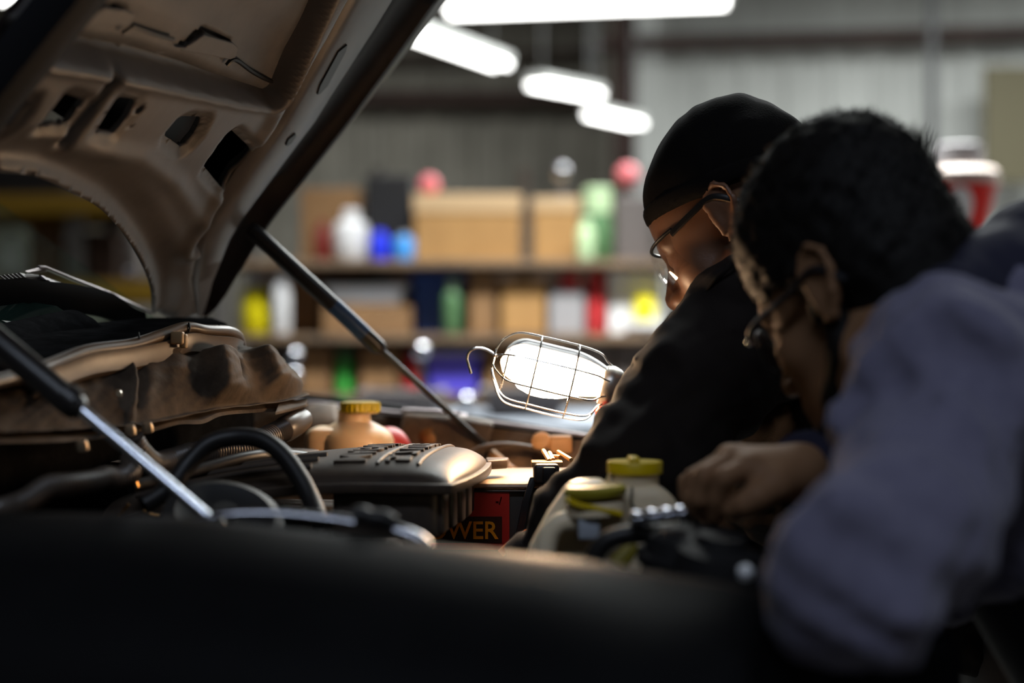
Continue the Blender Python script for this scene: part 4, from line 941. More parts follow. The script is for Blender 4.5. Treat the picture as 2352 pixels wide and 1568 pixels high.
MB().tube(catmull([P(1302, 1146, 1.30), P(1330, 1160, 1.29), P(1380, 1170, 1.29), P(1428, 1182, 1.295)], 6), .003, 8).build('cap_tether', m_ylcap, tank)
MB().box(P(1352, 1205, 1.305), (.020, .022, .026)).build('level_sensor', M('grey_sensor', lin(170, 176, 186), .4), tank, bevel=.003, label='pale grey level sensor plugged into the tank')
MB().tube(catmull([P(1250, 1290, 1.315), P(1262, 1230, 1.315), P(1290, 1200, 1.315), P(1330, 1196, 1.315)], 6), .010, 12).build('moulded_shoulder', m_tank, tank)
MB().tube(catmull([P(1452, 1118, 1.326), P(1450, 1150, 1.326), P(1462, 1168, 1.326), P(1500, 1172, 1.326)], 5), .0014, 6).build('mould_seam', M('tank_seam', lin(130, 122, 105), .6), tank)
# ---- master cylinder and hose in the near right of the bay
m_mc = M('master_cylinder_black', (.014, .0135, .014), .6, spec=.2)
mc = MB().lathe([(.035, -.09), (.042, -.085), (.045, -.03), (.046, -.012), (.05, -.010), (.05, -.002), (.044, .0), (.040, .012), (.03, .018)], P(1600, 1266, 1.19), (.05, -.1, 1), 32).build('fluid_reservoir', m_mc, tr, label='round black fluid reservoir under the reaching hand')
MB().lathe([(.036, -.10), (.038, -.02), (.034, 0), (.022, .006), (.02, .014)], P(1655, 1268, 1.15), (.1, -.1, 1), 28).build('reservoir_cap', m_mc, mc)
MB().tube(catmull([P(1455, 1200, 1.20), P(1490, 1190, 1.19), P(1540, 1183, 1.19), P(1572, 1179, 1.195)], 6), .0055, 12).build('clamp_rail', M('bright_clamp', (.7, .72, .8), .15, metal=1), mc, label='bright metal clamp rail')
for px in (1462, 1496, 1530, 1560):
    MB().lathe([(.006, 0), (.006, .005), (.003, .007)], P(px, 1192-(px-1462)*.12, 1.185), (0, -.5, 1), 10).build('clamp_screw', M('bright_clamp', (.7, .72, .8), .15, metal=1), mc)
MB().tube(catmull([P(1362, 1310, 1.20), P(1368, 1275, 1.20), P(1390, 1246, 1.20), P(1420, 1232, 1.20), P(1470, 1225, 1.20), P(1540, 1225, 1.2)], 8), .0085, 14).build('rubber_hose', m_rub, tr, label='curved black hose in front of the coolant tank')
MB().prism([P(1400, 1290, 1.24), P(1455, 1240, 1.25), P(1470, 1262, 1.25), P(1440, 1310, 1.24)], (0, .02, 0)).build('yellow_bracket', M('dull_yellow', lin(120, 108, 30), .5), tr, bevel=.003, label='dull yellow bracket under the curved hose')
MB().lathe([(.006, 0), (.0062, .006), (.0035, .009)], P(1711, 1322, 1.10), (0, -.6, 1), 14).build('bolt', M('pale_bolt', (.9, .92, .95), .35, metal=.3), tr, label='pale bolt head near the elbow')
# ---- near fender, reflection strips, dark sheet under the bay
nf_px = [(-260, 1172, 1.18), (0, 1182, 1.13), (200, 1184, 1.12), (400, 1192, 1.11), (600, 1212, 1.10), (800, 1236, 1.09), (1000, 1256, 1.08), (1200, 1276, 1.065), (1350, 1292, 1.05), (1500, 1318, 1.035), (1650, 1342, 1.02), (1740, 1366, 1.015), (1800, 1402, 1.01), (1845, 1470, 1.005), (1868, 1580, 1.0), (1880, 1720, 1.0)]
nfp = catmull([P(*q) for q in nf_px], 5); kk = len(nfp)
scl = [(1-.74*sst(np.array(i/kk), .60, .84), 1) for i in range(kk)]
nf = MB().sweep(nfp, [(-.006, -.07), (-.004, -.012), (.0, -.002), (.006, .001), (.03, 0), (.075, -.008), (.115, -.022), (.15, -.045), (.18, -.085), (.2, -.15), (.21, -.3), (.20, -.62)], scale=scl).build('fender', m_paint, tr, solid=-.002, label='black fender across the bottom of the picture')
m_reflection = M('fender_reflection', (.27, .275, .30), .22, metal=1)  # metal strips put in for the tube reflections along the fender edge
tr1 = catmull([P(420, 1196, 1.13), P(520, 1180, 1.13), (P(640, 1178, 1.13)), P(760, 1190, 1.125), P(840, 1203, 1.12), P(920, 1218, 1.115), P(965, 1236, 1.11), P(992, 1258, 1.10)], 6)
MB().tube(tr1, np.interp(np.linspace(0, 1, len(tr1)), [0, .15, .5, .85, 1], [.002, .0045, .006, .0065, .003]), 12, flat=.7).build('reflection_strip', m_reflection, nf, label='bright curved strip for tube reflections on the fender edge')
tr2 = catmull([P(500, 1210, 1.10), P(640, 1218, 1.10), P(800, 1238, 1.095), P(940, 1250, 1.085)], 6)
MB().tube(tr2, np.interp(np.linspace(0, 1, len(tr2)), [0, .2, .8, 1], [.002, .0045, .005, .003]), 12, flat=.6).build('reflection_strip', m_reflection, nf)
q = P(855, 1192, 1.115)
fc = MB().tube(catmull([P(812, 1186, 1.115), P(830, 1182, 1.115), P(850, 1190, 1.115), P(880, 1192, 1.115), P(905, 1206, 1.11)], 5), .0075, 10).build('trim_clip', m_rub, nf, label='black clip on the reflection strip')
MB().prism([(.24, 1.06, 1.02), (.355, 1.11, 1.02), (.37, 1.30, 1.02), (.25, 1.40, 1.02), (.22, 1.3, 1.02)], (0, 0, -.62)).build('front_panel', m_paint, tr, bevel=.02, bseg=3, label='dark front of the truck below the leaning men')
MB().b2((-.75, 1.12, .66), (.30, 2.15, .70)).build('bay_backing', M('bay_dark_sheet', (.012, .01, .009), .7), tr, smooth=False)  # dark sheet added under the bay to close bright see-through gaps
MB().prism([P(-150, 1010, 1.28)+np.array([-.06, 0, 0]), P(640, 940, 1.86)+np.array([-.05, .1, 0]), P(640, 940, 1.86)+np.array([-.05, .1, -.5]), P(-150, 1010, 1.28)+np.array([-.06, 0, -.5])], (-.02, .01, 0)).build('firewall', m_cowl, tr, smooth=False)
# ================================================================ the trouble light
dL = 1.70
LT = P(1142, 826, dL); LB = P(1392, 886, dL); lx = LB-LT; LL = np.linalg.norm(lx); lx /= LL
lup = np.cross(lx, (0, 1, 0)); lup /= np.linalg.norm(lup); lup *= np.sign(lup[2]); ly = np.cross(lup, lx); ly *= np.sign(ly[1])   # ly away from the camera
def lp(a, r, deg):   # along the axis, radius, angle from up towards the camera
    t = math.radians(deg); return LT+lx*a+r*(math.cos(t)*lup-math.sin(t)*ly)
lamp = thing('trouble_light', 'lit caged trouble light held over the engine bay', 'lamp', LB)
m_wirel = M('plated_cage_wire', (.75, .74, .72), .22, metal=1)
m_refl = M('white_enamel_reflector', (.92, .90, .86), .3)
m_bulb = M('lit_bulb', (1, 1, 1), .5, emit=(BULB_COL, BULB_STRENGTH))
bc = LT+lx*.082-lup*.002
MB().lathe([(.004, -.064), (.016, -.060), (.025, -.050), (.0295, -.034), (.0295, -.020), (.0265, -.002), (.020, .016), (.0145, .030), (.0135, .040)], bc, lx, 32).build('bulb', m_bulb, lamp, label='glowing light bulb')
# half-round reflector behind and above the bulb
m = MB(); vs = []; na_ = 26; nb_ = 22
for i in range(na_):
    u = i/(na_-1); a = .004+u*(LL-.004)
    r = .0335*math.sqrt(max(0, 1-max(0, (.22-u)/.22)**2)) if u < .22 else .0335*(1-.38*max(0, (u-.62)/.38)**2)
    for j in range(nb_):
        vs.append(lp(a, max(r, .002), -130+168*j/(nb_-1)))
m.add(vs, [(i*nb_+j, i*nb_+j+1, (i+1)*nb_+j+1, (i+1)*nb_+j) for i in range(na_-1) for j in range(nb_-1)])
m.build('reflector', m_refl, lamp, solid=.0008, label='white enamelled reflector behind the bulb')
def wire(pts, name='cage_wire', r=.0011, n=8): MB().tube(catmull(pts, n), r, 8).build(name, m_wirel, lamp)
for deg in (8, 75, 118, 150, 178):
    R = .040+.009*max(0, min(1, (deg-60)/90))
    wire([lp(-.004, .012, deg), lp(.002, .026, deg), lp(.018, R*.95, deg), lp(.05, R, deg), lp(.09, R, deg), lp(.118, R*.92, deg), lp(LL-.004, .028, deg), lp(LL+.010, .020, deg)])
for a, R in ((.046, .0405), (.092, .0405)):
    wire([lp(a, .040+.009*max(0, min(1, (d_-60)/90)), d_) for d_ in range(5, 186, 12)], 'cage_ring')
wire([lp(.012, .034, d_) for d_ in range(60, 181, 16)], 'cage_ring')
wire([lp(-.004, .012, d_) for d_ in range(0, 361, 30)], 'cage_ring', .0011, 4)
for a, dg_ in ((.046, 8), (.092, 8)): MB().ball(lp(a, .0385, dg_), .0022, 10, 8).build('rivet', m_wirel, lamp)
wire([lp(0, .004, 20), P(1118, 803, dL), P(1096, 799, dL), P(1080, 806, dL), P(1073, 822, dL), P(1077, 840, dL), P(1082, 858, dL)], 'hook', .0016)
m_collar = M('steel_collar', (.45, .42, .38), .35, metal=.8)
MB().lathe([(.0225, -.006), (.0255, .0), (.0255, .006), (.023, .014), (.020, .018)], LB, lx, 28).build('collar', m_collar, lamp, label='steel collar at the cage foot')
m_grip = M('yellow_brown_grip', lin(168, 118, 30), .4)
MB().lathe([(.019, .016), (.0235, .02), (.0245, .03), (.0235, .04), (.018, .052), (.0165, .075), (.0165, .122), (.012, .128)], LB, lx, 28).build('handle', m_grip, lamp, label='yellow brown rubber handle')
MB().tube([LB+lx*.006-lup*.024-ly*.004, LB+lx*.006-lup*.030-ly*.010], .004, 10).build('switch_neck', m_collar, lamp)
MB().ball(LB+lx*.003-lup*.031-ly*.012, .0075, 16, 10, (1.3, 1, .9)).build('switch_knob', M('red_knob', lin(206, 44, 30), .35), lamp, label='small red switch knob')
m_cord = M('lamp_cord', (.02, .018, .016), .5)
MB().tube(catmull([LB+lx*.126, LB+lx*.138+ly*.05, np.array([.20, 1.95, 1.16]), np.array([.20, 2.2, 1.15]), np.array([.20, 2.40, 1.0]), np.array([.22, 2.5, .5]), np.array([.3, 2.6, .03]), np.array([.6, 2.8, .012]), np.array([1.4, 3.2, .012])], 8), .004, 10).build('power_cord', m_cord, lamp)

# ================================================================ people
def frame(psi, theta, roll=0):
    """axes of a head: facing -x turned away from the camera by psi, pitched down by theta (degrees)"""
    p, t, r = map(math.radians, (psi, theta, roll)); F = np.array([-math.cos(p), math.sin(p), 0]); Lf = np.array([-math.sin(p), -math.cos(p), 0]); U = np.array([0, 0, 1.])
    f = F*math.cos(t)-U*math.sin(t); u = U*math.cos(t)+F*math.sin(t)
    l2 = Lf*math.cos(r)+u*math.sin(r); u2 = u*math.cos(r)-Lf*math.sin(r)
    return np.array([f, l2, u2])
class Head:
    def __init__(s, ear, A, ear_local=(-.012, .078, -.002)): s.A = A; s.o = np.asarray(ear)-A.T @ np.array(ear_local)
    def w(s, x, y, z): return s.o+s.A.T @ np.array([x, y, z])
    def add(s, F, back=.098):
        A, w = s.A, s.w
        F.ell(w(.090-back, 0, .038), (back, .076, .088), A, .01)
        F.ell(w(.034, 0, .034), (.060, .062, .058), A, .02)
        F.ell(w(.040, 0, -.035), (.056, .056, .074), A, .03)
        for y in (-1, 1):
            F.ell(w(.056, y*.042, -.030), (.024, .021, .020), A, .02)
            F.cone(w(.0, y*.056, -.058), w(.066, y*.020, -.098), .017, .019, .02)
            F.cone(w(.088, y*.010, .013), w(.074, y*.044, .015), .009, .009, .012)
        F.ell(w(.036, 0, -.075), (.050, .048, .038), A, .02)
        F.ell(w(.080, 0, -.098), (.019, .022, .017), A, .02)
        F.ell(w(.078, 0, -.068), (.023, .029, .024), A, .015)
        for y in (-1, 1):
            F.ell(w(.100, y*.032, -.006), (.020, .017, .013), A, .010, 's')
            F.ell(w(.076, y*.032, -.006), (.012, .0125, .0115), A, .003)
            F.cone(w(.086, y*.020, .0015), w(.081, y*.044, -.001), .0028, .0028, .003)
            F.ell(w(.104, y*.0125, -.042), (.010, .0085, .0085), A, .007)
        F.cone(w(.090, 0, .004), w(.115, 0, -.036), .0075, .0105, .009)
        for y in (-1, 1): F.ell(w(.110, y*.0072, -.0505), (.0052, .0036, .005), A, .002, 's')
        F.cone(w(.0985, -.009, -.0665), w(.0985, .009, -.0665), .0052, .0052, .006); F.cone(w(.090, -.024, -.070), w(.0985, 0, -.0665), .0035, .0045, .005); F.cone(w(.090, .024, -.070), w(.0985, 0, -.0665), .0035, .0045, .005)
        F.cone(w(.095, -.011, -.0775), w(.095, .011, -.0775), .0062, .0062, .006)
        for y in (-1, 1):
            E = np.array([w(-.012, y*.082, -.002+0*1)])
            F.ell(w(-.014, y*.080, .000), (.019, .0055, .030), A, .006)
            ring = [(-.002, -.024), (-.004, -.008), (.002, .014), (-.006, .027), (-.020, .030), (-.031, .020), (-.033, .003), (-.026, -.016), (-.014, -.032), (-.005, -.032)]
            ps = [w(x, y*(.081+(.006 if x < -.015 else .0)), z) for x, z in ring]; F.chain(ps, [.0036]*len(ps), .003)
            F.ell(w(-.012, y*.089, -.004), (.009, .006, .013), A, .004, 's')
            F.ell(w(-.020, y*.088, .012), (.006, .004, .010), A, .004, 's')
    def neck(s, F, base, r0=.052, r1=.062): F.cone(s.w(-.028, 0, -.045), base, r0, r1, .03); F.cone(s.w(.02, 0, -.085), np.asarray(base)+s.A[0]*.02, .034, .045, .03)
def finger(F, pts, r0, r1):
    n = len(pts); F.chain(pts, list(np.linspace(r0, r1, n)), .003)
def grip_hand(F, wrist, fwd, pal, side, curl, L=1.0):
    """wrist, direction of the fingers, palm normal, direction of the thumb side"""
    fwd, pal, side = (np.asarray(q, float)/np.linalg.norm(q) for q in (fwd, pal, side)); w0 = np.asarray(wrist, float)
    for i, (off, k) in enumerate(((.030, .95), (.010, 1.05), (-.011, 1.0), (-.030, .8))):
        mcp = w0+fwd*(.088-.006*abs(i-1))*L+side*off*L; F.cone(w0+side*off*.5*L+fwd*.01, mcp, .015, .0115, .012)
        p = mcp; a = 0; pts = [p]
        for l, c in zip((.042, .026, .021), curl):
            a += math.radians(c); p = p+(fwd*math.cos(a)+pal*math.sin(a))*l*k*L; pts.append(p)
        finger(F, pts, .0092, .0072)
    t0 = w0+fwd*.02*L+side*.024*L; t1 = t0+(fwd*.55+side*.6+pal*.45)*.042*L; t2 = t1+(fwd*.6+side*.1+pal*.75)*.03*L; t3 = t2+(fwd*.5-side*.25+pal*.7)*.024*L
    F.cone(w0, t0, .018, .016, .012); finger(F, [t0, t1, t2, t3], .0125, .0085)

# ------------------------------------------------- the man in the beanie, holding the lamp
A1 = frame(30, 30, 0)
H1 = Head(P(1661, 488, 1.575), A1)
NB1 = H1.w(-.055, 0, -.13)+np.array([.035, 0, -.02])
SL1, EL1, WL1 = P(1722, 752, 1.56), P(1470, 1075, 1.46), P(1225, 1300, 1.49)
SR1 = SL1+np.array([.02, .34, -.03]); HW = LB+lx*.105+ly*.012; ER1 = HW+np.array([.10, .16, -.20]); WR1 = HW+np.array([.052, .050, -.052])
PV1 = np.array([.66, 1.72, .93]); CH1 = (SL1+SR1)/2+np.array([.12, 0, -.12])
m_skin1 = M('deep_brown_skin', (.16, .075, .040), .42, sss=.06, bump=(220, .25, .001))
m_skin2 = M('brown_skin', (.22, .118, .062), .6, spec=.2, sss=.06, bump=(200, .25, .001))
m_jack = M('black_jacket_cloth', (.0125, .0095, .0085), .9, spec=.15, bump=(500, .3, .001))
m_beanie = M('black_knit', (.006, .0052, .005), .95, spec=.1, bump=(400, .5, .001))
m_trous = M('dark_trousers', (.014, .015, .02), .85)
m_shoe = M('black_boot', (.012, .011, .010), .5)
hz = (H1.o-.15, H1.o+.15)
p1 = thing('person', 'man in a black beanie, safety glasses and dark jacket holding the trouble light', 'person', (PV1[0], PV1[1], 0))
def legs(F, pv, knees, ank, r=(.09, .06, .04)):
    for sg, kn, an in zip((-1, 1), knees, ank):
        hp = np.asarray(pv)+np.array([0, sg*.10, -.04]); F.cone(hp, kn, r[0], r[1], .03); F.cone(kn, an, r[1], r[2], .02)
kn1 = [np.array([.60, 1.60, .50]), np.array([.60, 1.84, .50])]; an1 = [np.array([.74, 1.58, .09]), np.array([.74, 1.86, .09])]
hr = (WR1-.13, WR1+.15)
F = Field((-.25, 1.38, 0.02), (.95, 2.1, 1.66), .014, [hz, hr], .0034)
H1.add(F); H1.neck(F, NB1)
F.cone(NB1, CH1, .06, .10, .05); F.cone(SL1, SR1, .055, .055, .05); F.cone(CH1, PV1, .11, .12, .05)
for S_, E_, W_ in ((SL1, EL1, WL1), (SR1, ER1, WR1)): F.cone(S_, E_, .048, .038, .03); F.cone(E_, W_, .038, .026, .02)
gd = HW-WR1; grip_hand(F, WR1, gd+np.array([-.015, 0, .03]), np.cross(lx, gd)*1.0, -lx, (45, 70, 55), .95)
grip_hand(F, WL1, (WL1-EL1)+np.array([0, .02, -.03]), (-.3, .3, -.8), (.5, .9, 0), (15, 30, 25), 1.0)
legs(F, PV1, kn1, an1, (.075, .05, .034))
for a in an1: F.cone(a, a+np.array([-.14, 0, -.045]), .036, .026, .03)
o = link('body', F.mesh('body'), m_skin1, p1)
# jacket: sleeves, shoulders and back with folds
F = Field((-.20, 1.34, .86), (.92, 2.08, 1.5), .0062)
RO = .020
F.cone(SL1+np.array([.01, .03, -.01]), SR1, .078, .075, .05); F.cone(CH1, PV1, .15, .165, .06); F.cone(NB1+np.array([.03, 0, -.02]), CH1, .072, .13, .05)
F.chain([SL1, SL1*.5+EL1*.5+np.array([-.004, -.01, .004]), EL1, EL1*.45+WL1*.55, WL1*.97+EL1*.03], [.080, .066, .060, .046, .034], .03)
F.chain([SR1, ER1, WR1+(ER1-WR1)*.12], [.075, .060, .042], .03)
cb = [P(1618, 770, 1.60), P(1655, 722, 1.545), P(1690, 668, 1.515), P(1735, 625, 1.53), P(1790, 606, 1.60), P(1830, 630, 1.72), P(1750, 690, 1.80)]
F.chain(cb, [.020, .022, .022, .022, .024, .026, .022], .02)
F.cone(P(1745, 740, 1.57), P(1830, 690, 1.66), .045, .07, .04)
F.warp(folds(.0034, 62, (EL1-SL1), 11)); F.warp(folds(.0026, 105, (.6, .2, -.7), 5))
link('jacket', F.mesh('jacket'), m_jack, p1, label='dark jacket lit along its sleeve edge')
cuff = MB().lathe([(.034, -.018), (.037, -.012), (.037, .006), (.031, .010)], WL1, WL1-EL1, 20).build('cuff', m_jack, p1)
MB().tube(catmull([P(1582, 735, 1.585), P(1605, 700, 1.535), P(1642, 645, 1.495), P(1690, 600, 1.49), P(1735, 568, 1.515)], 6), .0028, 8).build('collar_piping', m_jack, p1)
# beanie
F = Field(H1.o-.22, H1.o+.26, .0046); A = H1.A
F.ell(H1.w(-.012, 0, .046), (.107, .087, .088), A, .01); F.ell(H1.w(-.022, 0, .100), (.058, .052, .036), A, .03)
nb = A.T @ np.array([-.20, 0, 1.0]); F.cut(H1.w(.09, 0, .046), -nb)
F.warp(folds(.0016, 70, A[2]*.4+A[0], 3))
link('beanie', F.mesh('beanie'), m_beanie, p1, label='tall black knitted beanie')
F = Field(H1.o-.2, H1.o+.2, .0046); F.ell(H1.w(-.012, 0, .046), (.1095, .0895, .09), A, .01); F.cut(H1.w(.09, 0, .046), -nb); F.cut(H1.w(.09, 0, .068), nb)
link('beanie_band', F.mesh('beanie_band'), m_beanie, p1)
# beard shadow, safety glasses
m_hair = M('black_hair', (.008, .0065, .006), .6)
rs = np.random.RandomState(2); m = MB()
for i in range(420):
    y = rs.uniform(-.05, .05); t = abs(y)/.05; z = rs.uniform(-.118, -.075) if rs.rand() < .7 else rs.uniform(-.061, -.053)
    if z > -.07 and abs(y) > .026: continue
    x = (.098 if z > -.07 else .094-.25*abs(z+.09))-.9*y*y/.05*.55
    b = H1.w(x-.004, y, z); d = H1.A[0]*.006+H1.A[2]*(-.006)+rs.randn(3)*.001; q = np.cross(d, rs.randn(3)); q = q/np.linalg.norm(q)*.0006
    m.add([b-q, b+q, b+d], [(0, 1, 2)])
ob = m.build('beard', m_hair, p1); ob['kind'] = 'stuff'
m_lens = bpy.data.materials.new('clear_lens'); m_lens.use_nodes = True
nt = m_lens.node_tree; nt.nodes.remove(nt.nodes['Principled BSDF']); out = nt.nodes['Material Output']
tp = nt.nodes.new('ShaderNodeBsdfTransparent'); tp.inputs[0].default_value = (.97, .96, .95, 1); gl = nt.nodes.new('ShaderNodeBsdfGlossy'); gl.inputs['Roughness'].default_value = .06
mx = nt.nodes.new('ShaderNodeMixShader'); mx.inputs[0].default_value = .07
nt.links.new(tp.outputs[0], mx.inputs[1]); nt.links.new(gl.outputs[0], mx.inputs[2]); nt.links.new(mx.outputs[0], out.inputs['Surface'])
def wrap_lens(Hd, par, mat, fx=.098, hy=.066, z0=-.036, z1=.018, n=28, k=10):
    vs = []
    for i in range(n):
        u = -1+2*i/(n-1); y = hy*math.sin(u*1.25)/math.sin(1.25); x = fx+.012-.052*(abs(u)**2.3)
        for j in range(k):
            v = j/(k-1); zz_ = z0*(1-.25*u*u)*(1-v)+z1*v; zz_ += (.010*math.exp(-(u/.14)**2) if v < .5 else 0)*(1-2*v)
            vs.append(Hd.w(x+.006*math.sin(math.pi*v)-.004*(1-v), y, zz_))
    return MB().add(vs, [(i*k+j, i*k+j+1, (i+1)*k+j+1, (i+1)*k+j) for i in range(n-1) for j in range(k-1)]).build('lens', mat, par, solid=.0015)
gsp = MB().tube([H1.w(.106-.052*abs(u)**2.3, .066*math.sin(u*1.25)/math.sin(1.25), .0185) for u in np.linspace(-1, 1, 24)], .0022, 8).build('safety_glasses', M('black_frame', (.012, .012, .012), .3), p1, label='clear wraparound safety glasses')
wrap_lens(H1, gsp, m_lens)
for y in (-1, 1): MB().tube(catmull([H1.w(.056, y*.067, .014), H1.w(.02, y*.079, .017), H1.w(-.012, y*.084, .018), H1.w(-.036, y*.082, -.004)], 6), .0024, 8, flat=1.8).build('temple', M('black_frame', (.012, .012, .012), .3), gsp)
# trousers, boots
F = Field((.40, 1.44, .02), (.92, 2.0, 1.02), .012); F.cone(PV1+np.array([0, -.06, 0]), PV1+np.array([0, .06, 0]), .15, .15, .03); legs(F, PV1, kn1, an1, (.105, .082, .066)); F.cut((0, 0, .075), (0, 0, -1))
link('trousers', F.mesh('trousers'), m_trous, p1)
for a in an1:
    F = Field(a-np.array([.24, .09, .11]), a+np.array([.10, .09, .09]), .008); F.cone(a+np.array([.02, 0, -.03]), a+np.array([-.15, 0, -.045]), .048, .040, .03); F.cone(a, a+np.array([0, 0, .04]), .05, .05, .02); F.cut((0, 0, .006), (0, 0, -1)); F.cut((0, 0, a[2]+.06), (0, 0, 1))
    link('boot', F.mesh('boot'), m_shoe, p1)

# ------------------------------------------------- the man in the blue hoodie, nearest the camera
A2 = frame(51, 28, 0)
H2d = Head(P(1886, 652, 1.19), A2)
NB2 = P(2215, 740, 1.235)
SL2, EL2, WL2 = P(2150, 880, 1.10), P(1985, 1318, .955), P(2060, 1260, 1.16)
SR2, ER2 = P(2130, 830, 1.40), P(2075, 1110, 1.39); WR2 = P(1842, 1086, 1.235)
PV2 = np.array([.62, 1.16, .90]); CH2 = (SL2+SR2)/2+np.array([.13, 0, -.10])
p2 = thing('person', 'man with short curly dark hair and glasses in a blue hoodie, reaching into the bay', 'person', (PV2[0], PV2[1], 0))
kn2 = [np.array([.55, 1.02, .49]), np.array([.55, 1.28, .49])]; an2 = [np.array([.70, 1.00, .09]), np.array([.70, 1.30, .09])]
hz = (H2d.o-.15, H2d.o+.15); hc = P(1690, 1110, 1.23); hr = (hc-.085, hc+.085)
F = Field((.08, .78, .02), (.95, 1.75, 1.52), .014, [hz, hr], .0034)
H2d.add(F, .093); H2d.neck(F, NB2)
F.cone(NB2, CH2, .06, .10, .05); F.cone(SL2, SR2, .055, .055, .05); F.cone(CH2, PV2, .11, .12, .05)
for S_, E_, W_ in ((SL2+np.array([.012, 0, 0]), EL2+np.array([.01, 0, 0]), WL2), (SR2, ER2, WR2)): F.cone(S_, E_, .036, .030, .03); F.cone(E_, W_, .032, .025, .02)
# reaching hand: four bent fingers of unequal length and the thumb coming in under them
kn = [P(1718, 1072, 1.205), P(1692, 1053, 1.228), P(1676, 1050, 1.252), P(1668, 1058, 1.274)]
for q, r in zip(kn, (.0135, .0135, .0130, .0115)): F.cone(WR2+(q-WR2)*.08, q, .0185, r, .010)
finger(F, [kn[0], P(1662, 1096, 1.188), P(1644, 1148, 1.195), P(1641, 1190, 1.203)], .0102, .0068)
finger(F, [kn[1], P(1616, 1092, 1.212), P(1603, 1146, 1.214), P(1618, 1182, 1.222)], .0104, .0070)
finger(F, [kn[2], P(1592, 1098, 1.243), P(1584, 1146, 1.243), P(1604, 1178, 1.243)], .0098, .0068)
finger(F, [kn[3], P(1576, 1108, 1.270), P(1576, 1140, 1.268), P(1596, 1164, 1.262)], .0088, .0060)
F.cone(WR2, P(1778, 1112, 1.198), .019, .0165, .012); finger(F, [P(1778, 1112, 1.198), P(1738, 1140, 1.186), P(1708, 1158, 1.186), P(1684, 1174, 1.192)], .0145, .0078)
grip_hand(F, WL2, (-.3, .5, .1), (0, .2, -1), (.8, .5, 0), (20, 35, 30), .95)
legs(F, PV2, kn2, an2, (.075, .05, .034))
for a in an2: F.cone(a, a+np.array([-.14, 0, -.045]), .036, .026, .03)
link('body', F.mesh('body'), m_skin2, p2)
# hoodie
m_hood = M('navy_fleece', (.150, .142, .210), .95, sheen=.15, noise=(60, (.122, .116, .178), .4, .65), bump=(260, .5, .002))
m_cuff = M('dark_navy_rib', (.012, .012, .030), .9, bump=(300, .5, .001))
F = Field((.10, .76, .84), (1.0, 1.72, 1.5), .0066)
F.cone(SL2+np.array([.03, .03, .0]), SR2+np.array([.03, 0, 0]), .085, .08, .06); F.cone(CH2, PV2, .155, .165, .06); F.cone(NB2+np.array([.06, .0, -.03]), CH2, .07, .14, .06)
F.cut(CH2+(PV2-CH2)*.22, PV2-CH2+np.array([0, 0, -.05]))
F.chain([SL2+np.array([.012, 0, 0]), P(2130, 1100, 1.035), EL2+np.array([.005, 0, .006])], [.074, .064, .060], .02)
F.chain([EL2+np.array([-.008, 0, -.008]), EL2*.5+WL2*.5, WL2], [.056, .046, .036], .02)
F.chain([SR2, ER2, WR2+(ER2-WR2)*.30], [.078, .064, .044], .03)
F.cone(P(2150, 805, 1.13), P(2235, 705, 1.22), .028, .035, .04)
F.warp(folds(.0085, 40, (EL2-SL2)+np.array([.08, 0, 0]), 7)); F.warp(folds(.0045, 74, (.5, -.3, .8), 9))
link('hoodie', F.mesh('hoodie'), m_hood, p2, label='faded blue fleece hoodie with folded sleeves')
# hood bunched behind the neck
F = Field((.20, .96, 1.15), (.62, 1.5, 1.48), .0062)
F.chain([P(2055, 860, 1.17), P(2120, 775, 1.15), P(2195, 700, 1.15), P(2272, 650, 1.19), P(2345, 580, 1.26), P(2400, 600, 1.36), P(2310, 670, 1.44), P(2160, 780, 1.42)], [.016, .022, .028, .032, .036, .036, .032, .028], .03)
F.chain([P(2320, 690, 1.2), P(2430, 650, 1.24), P(2480, 720, 1.26)], [.045, .05, .05], .04)
F.warp(folds(.003, 80, (1, 0, .6), 13))
link('hoodie_hood', F.mesh('hoodie_hood'), m_cuff, p2, label='dark navy hood bunched behind the neck')
cd = WR2-ER2; cd /= np.linalg.norm(cd)
MB().lathe([(.040, -.055), (.043, -.048), (.040, -.030), (.0385, -.016), (.0365, -.006), (.031, -.004)], WR2+cd*.004, cd, 28).build('ribbed_cuff', m_cuff, p2, label='dark navy ribbed cuff')
# hair
A = H2d.A
m_hair2 = M('curly_black_hair', (.0055, .0045, .004), .65, spec=.2)
F = Field(H2d.o-.2, H2d.o+.22, .005)
F.ell(H2d.w(-.001, 0, .046), (.100, .082, .098), A, .01); F.ell(H2d.w(.030, 0, .082), (.066, .066, .056), A, .03); F.ell(H2d.w(-.012, 0, .090), (.084, .072, .074), A, .02); F.ell(H2d.w(-.040, 0, .0), (.062, .072, .07), A, .02); F.ell(H2d.w(-.044, 0, -.045), (.048, .056, .045), A, .02)
F.cut(H2d.w(.094, 0, .052), A.T @ np.array([.86, 0, -.5]))
for y in (-1, 1):
    F.ell(H2d.w(.058, y*.085, -.035), (.055, .045, .062), A, .008, 's'); F.ell(H2d.w(-.012, y*.096, -.012), (.026, .030, .036), A, .006, 's')
    F.cone(H2d.w(.006, y*.070, .025), H2d.w(.008, y*.070, -.028), .010, .006, .008)
F.cut(H2d.w(-.05, 0, -.085), A.T @ np.array([-.2, 0, -1]))
rsn = np.random.RandomState(3)
F.warp(lambda X, Y, Zz: .0035*(np.sin(150*X+60*Zz)*np.sin(140*Y+30)*np.sin(160*Zz)+.7*np.sin(260*X)*np.sin(250*Y+1)*np.sin(270*Zz)))
me = F.mesh('hair'); hr_ = link('hair', me, m_hair2, p2, label='short curly black hair')
